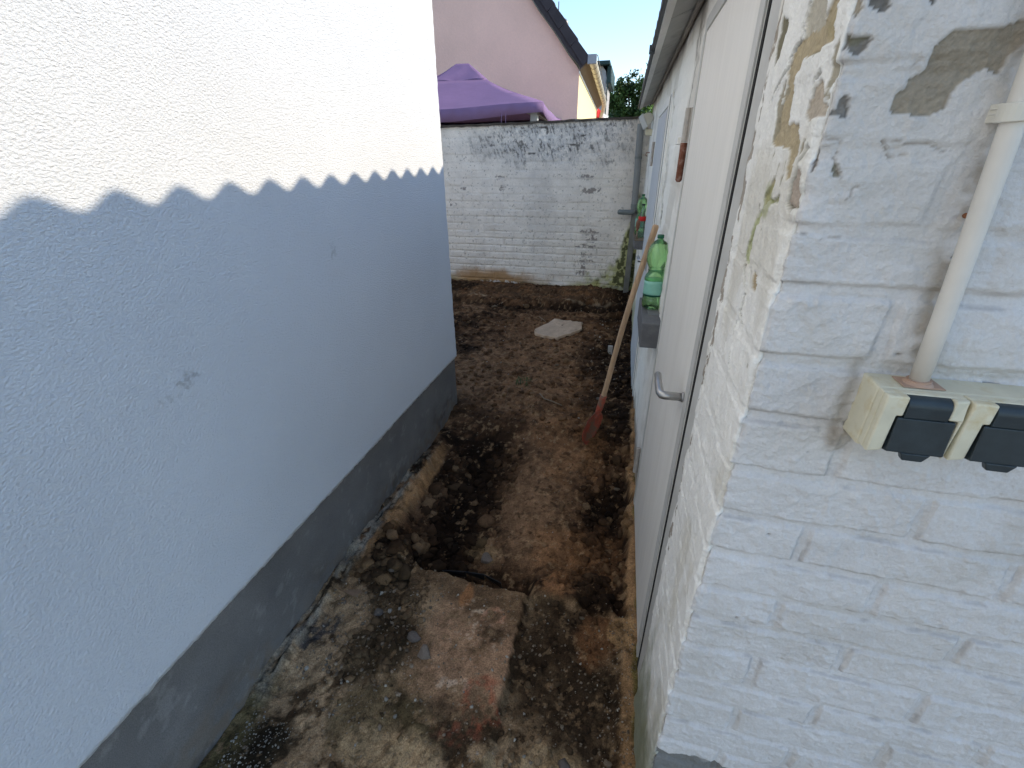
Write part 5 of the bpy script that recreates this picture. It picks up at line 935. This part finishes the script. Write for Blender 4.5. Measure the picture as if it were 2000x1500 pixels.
# ------------------------------------------------------------------ trees
def tree(name, label, base, clumps, nleaf, lsize, trunk_r, h_trunk, seed, dark=(0.020, 0.042, 0.012), light=(0.075, 0.13, 0.03)):
    r = np.random.default_rng(seed); root = thing(name, label, 'tree', base)
    mb = MB(); bx, by, bz = base
    mb.tube([(bx, by, bz), (bx+0.05, by, bz+h_trunk*0.5), (bx, by+0.05, bz+h_trunk)], [trunk_r, trunk_r*0.75, trunk_r*0.5], 10)
    for (cx_, cy_, cz_, cr) in clumps: mb.tube([(bx, by, bz+h_trunk*0.75), ((bx+cx_)/2, (by+cy_)/2, (bz+h_trunk+cz_)/2-0.15), (cx_, cy_, cz_)], [trunk_r*0.4, trunk_r*0.25, trunk_r*0.08], 6)
    mb.build('trunk', M['bark'], root, True)
    tot = sum(c[3]**2 for c in clumps); V = []; C_ = []
    for (cx_, cy_, cz_, cr) in clumps:
        n = int(nleaf*cr**2/tot); sub = r.normal(size=(14, 3)); sub /= np.linalg.norm(sub, axis=1)[:, None]; sub *= r.uniform(0.5, 0.95, (14, 1))*cr; shade = r.uniform(0.1, 1.0, 14)
        k = r.integers(0, 14, n); p = np.array([cx_, cy_, cz_])+sub[k]+r.normal(size=(n, 3))*cr*0.17
        a = r.normal(size=(n, 3)); a /= np.linalg.norm(a, axis=1)[:, None]; b_ = np.cross(a, r.normal(size=(n, 3))); b_ /= np.linalg.norm(b_, axis=1)[:, None]; s = lsize*r.uniform(0.6, 1.3, (n, 1))
        V.append(np.stack([p-a*s, p+b_*s*0.5, p+a*s, p-b_*s*0.5], 1)); c = np.array(dark)[None]*(1-shade[k][:, None])+np.array(light)[None]*shade[k][:, None]; C_.append(np.repeat(c[:, None], 4, 1))
    V = np.concatenate(V).reshape(-1, 3); C_ = np.concatenate(C_).reshape(-1, 3); n = len(V)//4; me = bpy.data.meshes.new('crown')
    me.vertices.add(len(V)); me.vertices.foreach_set('co', V.ravel().astype(np.float32)); me.loops.add(n*4); me.loops.foreach_set('vertex_index', np.arange(n*4, dtype=np.int32)); me.polygons.add(n); me.polygons.foreach_set('loop_start', (np.arange(n)*4).astype(np.int32)); me.update(calc_edges=True); setcol(me, C_); link('crown', me, M['leaf'], root)
tree('tree', 'dense dark green tree standing behind the back wall under the blue sky', (-0.4, 30, z0), [(-0.98, 30, 5.25, 0.60), (-0.35, 30, 4.9, 0.7), (-1.45, 30, 4.75, 0.5), (-0.9, 30, 4.4, 0.9), (-1.55, 30, 3.6, 1.0), (-0.6, 30.3, 3.3, 1.2), (0.4, 30, 4.1, 1.0), (1.3, 30, 4.8, 1.2), (2.2, 30, 3.6, 1.4), (0.3, 29.6, 3.0, 1.2), (-1.5, 30, 4.35, 0.55)], 26000, 0.085, 0.22, 3.0, 11)
tree('birch_tree', 'hanging birch twigs seen just left of the outbuilding eave', (1.6, 24, z0), [(0.75, 24, 5.2, 0.55), (0.40, 24, 4.6, 0.35), (1.3, 24, 5.8, 0.9), (0.35, 24, 5.15, 0.25)], 3000, 0.06, 0.12, 5.0, 12, (0.03, 0.05, 0.02), (0.07, 0.10, 0.04))
sh = thing('bush', 'bright green sprig of leaves between the eave and the flood light', 'bush', (0.25, 6.4, z0))
rb = random.Random(8); mb = MB(); mb.tube([(0.25, 6.4, z0), (0.25, 6.4, 1.2), (0.2, 6.4, 2.0)], [0.02, 0.015, 0.006], 6); mb.build('stem', M['bark'], sh, True); mb = MB()
for _ in range(260):
    c_ = Vector((rb.gauss(0.16, 0.09), 6.4+rb.gauss(0, 0.1), rb.gauss(1.98, 0.10))); a = Vector((rb.gauss(0, 1), rb.gauss(0, 1), rb.gauss(0, 1))).normalized(); b_ = a.cross(Vector((rb.gauss(0, 1), rb.gauss(0, 1), rb.gauss(0, 1)))).normalized(); s_ = 0.022
    mb.add([c_-a*s_, c_+b_*s_*0.5, c_+a*s_, c_-b_*s_*0.5], [(0, 1, 2, 3)])
mb.build('leaves', M['leafb'], sh)
